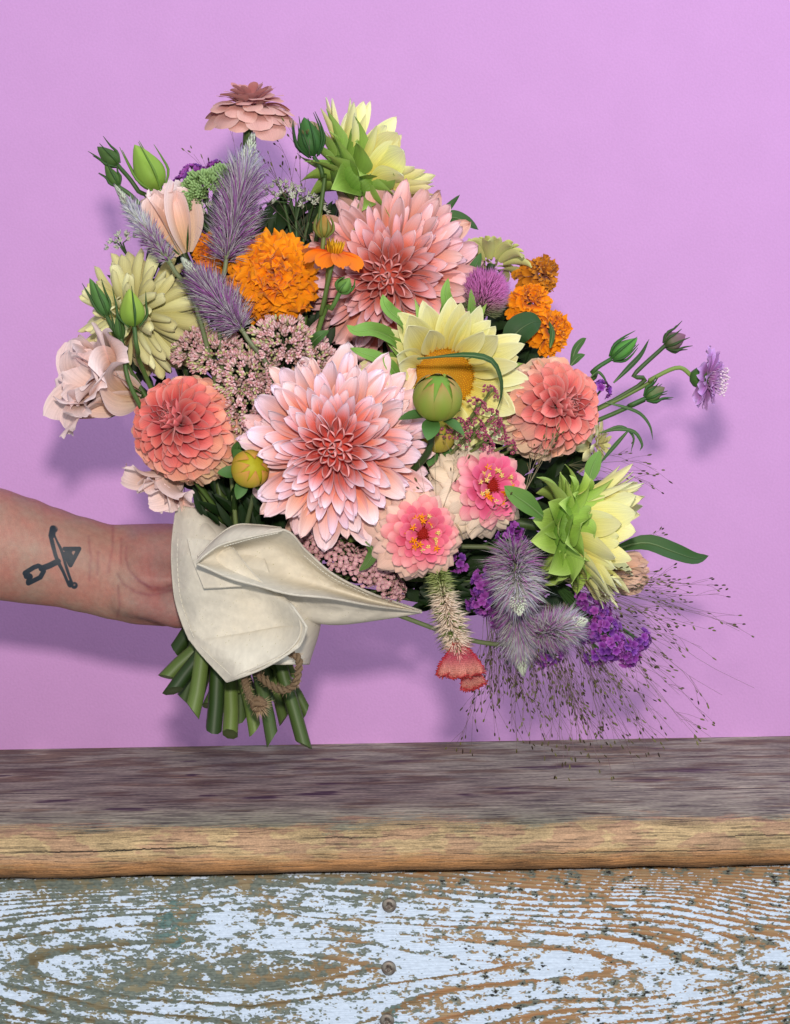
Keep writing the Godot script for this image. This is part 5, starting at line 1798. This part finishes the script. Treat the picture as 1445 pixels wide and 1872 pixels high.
	# --- round dahlia buds
	round_bud("dahlia_bud", "round glossy green dahlia bud in front of the sunflower disc", [800, 727, 0.085], Vector3(0.1, 0.75, 0.55), 43, rgb(126, 132, 30), rgb(112, 152, 62), rgb(180, 124, 84))
	round_bud("dahlia_bud", "yellow dahlia bud between the coral ball dahlia and largest dahlia", [458, 857, 0.055], Vector3(0.35, 0.2, 0.9), 34, rgb(150, 138, 14), rgb(176, 168, 36), rgb(210, 128, 84))
	round_bud("dahlia_bud", "yellowish dahlia bud half hidden under the round green bud", [800, 796, 0.045], Vector3(0.1, 0.6, 0.7), 32, rgb(140, 140, 40), rgb(170, 160, 60), rgb(196, 140, 90))

	# --- lisianthus and other green buds
	var gd := rgb(62, 94, 46)
	oval_bud("lisianthus_bud", "pale green pointed bud standing beside the bell-shaped lisianthus", [292, 348, -0.01], [246, 264, -0.01], 30, rgb(122, 156, 62), rgb(152, 186, 80), rgb(110, 146, 60), 5, "green lisianthus buds", 1.0)
	oval_bud("lisianthus_bud", "dark small bud, uppermost at the outer edge of the bouquet", [216, 302, -0.01], [178, 268, -0.01], 16, rgb(70, 98, 50), rgb(78, 104, 54), gd, 5, "green lisianthus buds", 1.3, [[250, 345, -0.01], [300, 440, -0.02]])
	oval_bud("lisianthus_bud", "small dark bud just below the uppermost one", [216, 340, -0.008], [192, 300, -0.008], 12, rgb(78, 108, 54), rgb(84, 112, 56), gd, 5, "green lisianthus buds", 1.8, [[250, 368, -0.01], [305, 450, -0.02]])
	oval_bud("lisianthus_bud", "slender green bud leaning outwards beside the pale green zinnia", [196, 578, 0.03], [164, 508, 0.03], 14, rgb(72, 110, 60), rgb(92, 132, 66), gd, 5, "green lisianthus buds", 1.25, [[216, 622, 0.03], [240, 680, 0.01]])
	oval_bud("lisianthus_bud", "plump yellow-green bud in front of the pale green zinnia", [246, 598, 0.05], [236, 528, 0.05], 24, rgb(106, 140, 50), rgb(160, 186, 80), gd, 4, "green lisianthus buds", 1.15, [[252, 640, 0.048], [272, 700, 0.02]])
	oval_bud("lisianthus_bud", "thin green bud tucked beside the plump yellow-green one", [222, 620, 0.04], [214, 572, 0.04], 9, rgb(72, 106, 56), rgb(84, 118, 60), gd, 3, "green lisianthus buds", 1.1)
	oval_bud("marigold_bud", "dark green ribbed marigold bud beside the sunflower at the top", [574, 286, -0.005], [556, 214, -0.005], 25, rgb(58, 96, 52), rgb(72, 116, 58), rgb(50, 88, 44), 9, "green marigold buds", 0.85, [[590, 320, -0.005], [584, 400, -0.01]])
	oval_bud("marigold_bud", "green marigold bud pointing outwards below the purplish long-stalked bud", [1118, 656, -0.01], [1166, 618, -0.01], 17, rgb(72, 120, 60), rgb(96, 160, 66), rgb(62, 108, 52), 7, "green marigold buds", 0.8, [[1085, 678, -0.01], [1030, 730, -0.02]])

	# --- scabiosa with its two buds
	o = head("scabiosa", "lilac scabiosa on a long bare stalk, farthest from the hand", "scabiosa", [1288, 692, -0.01], Vector3(0.92, -0.18, 0.30))
	var sc := petals({"w": 0.34, "um": 0.7, "wt": 0.7, "wb": 0.4, "rnd": 0.05, "notch": 0.12, "cup0": 0.6, "cup1": 0.3, "bend": -0.4, "ruf": 0.22, "rn": 5.0, "c0": rgb(186, 110, 184), "c1": rgb(206, 138, 210), "c2": rgb(216, 168, 228), "nu": 7, "nv": 7}, 5, 0.4)
	spiral(o, "petal", [sc], mats.petal, 34, {"phi0": 0.5, "phi1": 1.5, "phip": 0.8, "len0": u(24), "len1": u(52), "lenp": 0.8, "rad": u(16), "z0": u(14), "z1": 0.0, "jphi": 0.15, "jroll": 0.3})
	var pins := MB.new()
	for i in 46:
		var az := i * GOLD
		var t := (i + 0.5) / 46.0
		var root := Vector3(cos(az), sin(az), 0) * u(20) * sqrt(t) + Vector3(0, 0, u(10))
		var e := root * 1.35 + Vector3(0, 0, u(26) * rng.randf_range(0.7, 1.1))
		pins.needle(root, e, u(1.0), rgb(210, 170, 210), rgb(230, 200, 226))
		pins.ball(e, Vector3(0, 0, 1), u(2.2), u(2.6), 5, 3, rgb(224, 196, 214), rgb(236, 212, 222))
	part(o, "pin_stamens", pins.mesh(), mats.small, Transform3D.IDENTITY, "stuff")
	var scup := MB.new()
	scup.ball(Vector3(0, 0, -u(8)), Vector3(0, 0, 1), u(20), u(20), 12, 6, rgb(66, 104, 50), rgb(84, 122, 58))
	part(o, "green_calyx", scup.mesh(), mats.leaf)
	stem(o, u(22), u(4.2), u(6), rgb(142, 168, 84), [[1240, 672, -0.01], [1190, 694, -0.01], [1120, 736, -0.015]])
	oval_bud("scabiosa_bud", "purplish scabiosa bud on the upper long stalk", [1216, 632, -0.01], [1254, 612, -0.01], 19, rgb(88, 104, 66), rgb(140, 88, 116), rgb(64, 88, 50), 8, "long-stalked scabiosa buds", 1.35, [[1160, 684, -0.01], [1122, 732, -0.015]])
	oval_bud("scabiosa_bud", "green scabiosa bud on the lowest of the long stalks", [1180, 728, -0.008], [1216, 708, -0.008], 16, rgb(82, 122, 60), rgb(122, 110, 88), rgb(62, 106, 54), 8, "long-stalked scabiosa buds", 1.6, [[1150, 742, -0.01], [1118, 758, -0.015]])

	leaves()
	grasses()


# ------------------------------------------------------------------ leaves, tendrils and grass
func leaves() -> void:
	var dk := rgb(52, 84, 44)
	var md := rgb(74, 112, 52)
	var lt := rgb(120, 160, 74)
	for q in [
		["thin upright dark leaf beside the top sunflower", [[792, 414, -0.02], [815, 385, -0.02], [841, 356, -0.02]], 8, md, dk],
		["dark pointed leaf lying outwards below the top sunflower", [[794, 414, -0.02], [822, 398, -0.018], [850, 404, -0.018], [875, 420, -0.018]], 14, md, dk],
		["large dark pointed leaf beyond the half-open sunflower", [[1125, 1004, 0.0], [1180, 992, 0.004], [1230, 1008, 0.004], [1270, 1021, 0.0], [1296, 1016, -0.002]], 17, rgb(66, 98, 50), dk],
		["broad green leaf in front of the half-open sunflower", [[992, 944, 0.055], [965, 922, 0.068], [940, 905, 0.074], [922, 888, 0.076]], 19, rgb(86, 124, 56), rgb(106, 142, 66)],
		["small dark leaf under the pink zinnia and yarrow", [[668, 990, 0.045], [682, 1008, 0.044], [672, 1030, 0.045], [656, 1044, 0.046]], 10, md, rgb(88, 116, 52)],
		["dark leaf between the large marigold and the salmon dahlia", [[560, 640, 0.03], [580, 618, 0.04], [602, 604, 0.04]], 10, dk, md],
		["narrow dark leaf between the lime zinnia and salmon dahlia", [[850, 512, 0.0], [868, 488, 0.0], [880, 462, -0.004]], 10, dk, md],
		["upright green leaf behind the half-open sunflower", [[1075, 884, 0.01], [1085, 850, 0.008], [1098, 824, 0.004]], 14, rgb(98, 140, 64), lt],
		["thin dark leaf among the long bare bud stalks", [[1122, 700, -0.01], [1150, 672, -0.01], [1172, 648, -0.01], [1187, 620, -0.01]], 5, dk, dk],
		["green leaf tip beside the yellow dahlia bud", [[446, 842, 0.03], [434, 824, 0.04], [438, 806, 0.045]], 12, dk, md],
		["dark green leaf behind the marigolds near the sunflower disc", [[930, 640, 0.0], [945, 608, 0.005], [972, 590, 0.004], [990, 588, 0.0]], 26, rgb(44, 72, 38), dk],
		["slender dark leaf crossing the orange marigold", [[1006, 636, 0.012], [1010, 610, 0.014], [1004, 586, 0.014]], 5, md, dk],
		["thin leaf above the coral ball dahlia pointing at the marigold bud", [[1044, 668, 0.0], [1052, 640, 0.0], [1064, 624, 0.0], [1072, 618, 0.0]], 7, dk, md],
		["pointed leaf below the thin one near the marigold bud", [[1044, 668, 0.002], [1056, 654, 0.002], [1070, 648, 0.0]], 7, dk, md]]:
		leafy("leaf", q[0], q[1], q[2], q[3], q[4], Vector3(0.15, 0.3, 1), 0.42, "loose leaves of the bouquet")
	# pale curling bract tips round the front sunflower
	for q in [
		["pale green curled leaf pointing at the salmon dahlia", [[735, 640, 0.03], [715, 618, 0.04], [680, 604, 0.05], [650, 606, 0.056], [634, 594, 0.058]], 18],
		["pale green leaf curling up in front of the salmon dahlia", [[745, 620, 0.03], [735, 590, 0.042], [715, 572, 0.052], [704, 556, 0.056], [700, 538, 0.056]], 17],
		["upright pale green leaf tip over the sunflower", [[812, 590, 0.02], [818, 560, 0.03], [815, 535, 0.034], [820, 508, 0.034]], 13],
		["small pale leaf tip beside the purple clover-like flower", [[862, 580, 0.01], [863, 555, 0.014], [861, 528, 0.016]], 8],
		["pale green leaf at the sunflower's edge near the largest dahlia", [[720, 680, 0.04], [690, 656, 0.046], [664, 646, 0.05], [640, 636, 0.05]], 14],
		["short pale green leaf above the largest dahlia", [[730, 690, 0.045], [712, 668, 0.052], [700, 648, 0.055]], 13]]:
		leafy("leaf", q[0], q[1], q[2], rgb(112, 158, 70), rgb(134, 176, 84), Vector3(0.1, 0.5, 0.9), 0.3, "pale curled sunflower leaves")
	leafy("grass_blade", "long dark grass blade arching over the sunflower disc", [[764, 656, 0.07], [810, 652, 0.084], [860, 650, 0.09], [898, 660, 0.088], [914, 690, 0.082], [916, 722, 0.076], [908, 752, 0.068]], 7.5, rgb(58, 92, 48), rgb(48, 82, 42), Vector3(0.5, 0.5, 0.7), 0.5, "", "grass blade")
	# curling tendrils by the lilac stalks
	for q in [
		["longest curly green tendril, arching over the others", [[1108, 736, -0.01], [1140, 744, -0.01], [1170, 756, -0.008], [1188, 778, -0.006], [1194, 804, -0.006]], 3.4],
		["curly tendril below the arching one", [[1095, 792, -0.008], [1130, 785, -0.004], [1160, 790, -0.004], [1174, 812, -0.004], [1170, 824, -0.004]], 3.8],
		["tendril with a hooked tip beside the lime zinnia", [[1100, 790, -0.01], [1135, 780, -0.01], [1158, 798, -0.01], [1154, 826, -0.01]], 3.0],
		["thin tendril rising beside the violet statice tip", [[1080, 690, -0.01], [1092, 680, -0.01], [1104, 690, -0.01], [1112, 708, -0.012]], 3.0],
		["long straight tendril pointing down to the sunflower", [[1150, 786, -0.008], [1120, 820, -0.006], [1095, 850, 0.0]], 4.0]]:
		leafy("tendril", q[0], q[1], q[2], rgb(72, 108, 56), rgb(60, 92, 50), Vector3(0, 0.3, 1), 0.4, "curly tendrils", "tendril")

	# greenery packed between the stems
	var zone := PackedVector2Array([Vector2(240, 520), Vector2(340, 400), Vector2(480, 370), Vector2(590, 360), Vector2(760, 440), Vector2(890, 520), Vector2(985, 610), Vector2(1055, 740), Vector2(1075, 850), Vector2(1050, 990), Vector2(1030, 1110), Vector2(900, 1116), Vector2(790, 1114), Vector2(740, 1085), Vector2(560, 1030), Vector2(500, 1010), Vector2(440, 985), Vector2(380, 930), Vector2(352, 890), Vector2(285, 790), Vector2(235, 650)])
	var shapes := []
	for i in 4:
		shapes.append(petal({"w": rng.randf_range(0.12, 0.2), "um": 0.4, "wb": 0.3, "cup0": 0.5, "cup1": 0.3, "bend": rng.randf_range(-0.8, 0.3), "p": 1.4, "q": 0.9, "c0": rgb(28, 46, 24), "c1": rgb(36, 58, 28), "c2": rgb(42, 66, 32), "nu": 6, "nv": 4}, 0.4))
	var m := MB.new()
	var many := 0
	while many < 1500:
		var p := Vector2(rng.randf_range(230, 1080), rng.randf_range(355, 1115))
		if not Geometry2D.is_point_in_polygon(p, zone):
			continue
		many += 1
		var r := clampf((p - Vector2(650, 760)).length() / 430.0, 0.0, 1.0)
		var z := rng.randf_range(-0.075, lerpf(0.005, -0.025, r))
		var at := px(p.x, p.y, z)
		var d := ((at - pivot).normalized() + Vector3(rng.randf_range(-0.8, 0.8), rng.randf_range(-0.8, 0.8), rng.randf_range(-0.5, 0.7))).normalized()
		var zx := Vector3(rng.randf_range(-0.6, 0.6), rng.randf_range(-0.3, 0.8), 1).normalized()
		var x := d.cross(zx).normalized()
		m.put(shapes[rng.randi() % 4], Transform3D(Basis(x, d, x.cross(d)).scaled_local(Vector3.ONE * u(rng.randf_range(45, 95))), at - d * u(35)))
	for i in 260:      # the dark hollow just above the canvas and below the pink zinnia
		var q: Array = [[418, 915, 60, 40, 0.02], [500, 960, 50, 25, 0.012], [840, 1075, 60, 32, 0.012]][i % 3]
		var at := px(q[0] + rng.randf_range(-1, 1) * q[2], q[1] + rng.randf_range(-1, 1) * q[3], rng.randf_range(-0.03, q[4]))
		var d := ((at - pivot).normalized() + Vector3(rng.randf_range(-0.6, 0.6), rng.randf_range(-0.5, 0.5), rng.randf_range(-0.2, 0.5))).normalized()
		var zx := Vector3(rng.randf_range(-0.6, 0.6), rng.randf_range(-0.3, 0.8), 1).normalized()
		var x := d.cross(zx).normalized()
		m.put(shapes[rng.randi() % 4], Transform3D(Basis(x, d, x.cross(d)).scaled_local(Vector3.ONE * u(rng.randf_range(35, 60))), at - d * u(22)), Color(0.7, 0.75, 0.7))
	var o := MeshInstance3D.new()
	o.name = "foliage"
	o.mesh = m.mesh()
	o.material_override = mats.leaf
	add_child(o)
	tag(o, "dark green leaves packed in the gaps between the flower stems", "foliage", "", "stuff")


func grasses() -> void:
	var d := PI / 180.0
	grass_spray("seed grass hanging straight down below the feather spikes", [915, 1100, 0.0], -90 * d, 16 * d, 270, 19, 0.05)
	grass_spray("seed grass hanging nearest the celosia crest", [890, 1110, 0.0], -84 * d, 17 * d, 220, 11, 0.04)
	grass_spray("densest seed grass below the small grey feather spike", [960, 1110, 0.01], -78 * d, 22 * d, 280, 27, 0.06)
	grass_spray("seed grass fanning out below the purple statice", [1000, 1100, 0.0], -64 * d, 26 * d, 310, 27, 0.06)
	grass_spray("seed grass reaching down to the plank from the statice", [1030, 1100, 0.01], -68 * d, 20 * d, 320, 17, 0.05)
	grass_spray("seed grass reaching far out and down past the statice", [1040, 1080, -0.01], -36 * d, 16 * d, 380, 16, 0.05)
	grass_spray("seed grass pointing level outwards below the dark leaf", [1090, 1080, -0.01], -6 * d, 20 * d, 280, 14, 0.05)
	grass_spray("seed grass rising past the large dark leaf", [1090, 1090, -0.01], 32 * d, 22 * d, 190, 5, 0.04)
	grass_spray("seed grass over the peach lisianthus", [1030, 1060, 0.03], -8 * d, 22 * d, 190, 11, 0.04)
	grass_spray("fine seed grass lying over the largest dahlia", [800, 960, 0.05], 100 * d, 34 * d, 200, 7, 0.03, 0.12, true)
	grass_spray("fine seed grass over the cream and pink zinnia", [850, 985, 0.05], 85 * d, 46 * d, 190, 6, 0.03, 0.12, true)
	grass_spray("fine seed grass between the topmost zinnia and top sunflower", [560, 440, -0.02], 108 * d, 24 * d, 230, 9, 0.04)
	grass_spray("few seed grass hairs above the violet statice", [440, 440, -0.03], 118 * d, 24 * d, 220, 4, 0.02)
	grass_spray("seed grass over the coral ball dahlia by the sunflower", [960, 900, 0.05], 95 * d, 60 * d, 130, 4, 0.02, 0.12, true)
	grass_spray("fine seed grass below the curly tendrils", [1040, 850, -0.01], 4 * d, 30 * d, 170, 5, 0.03)
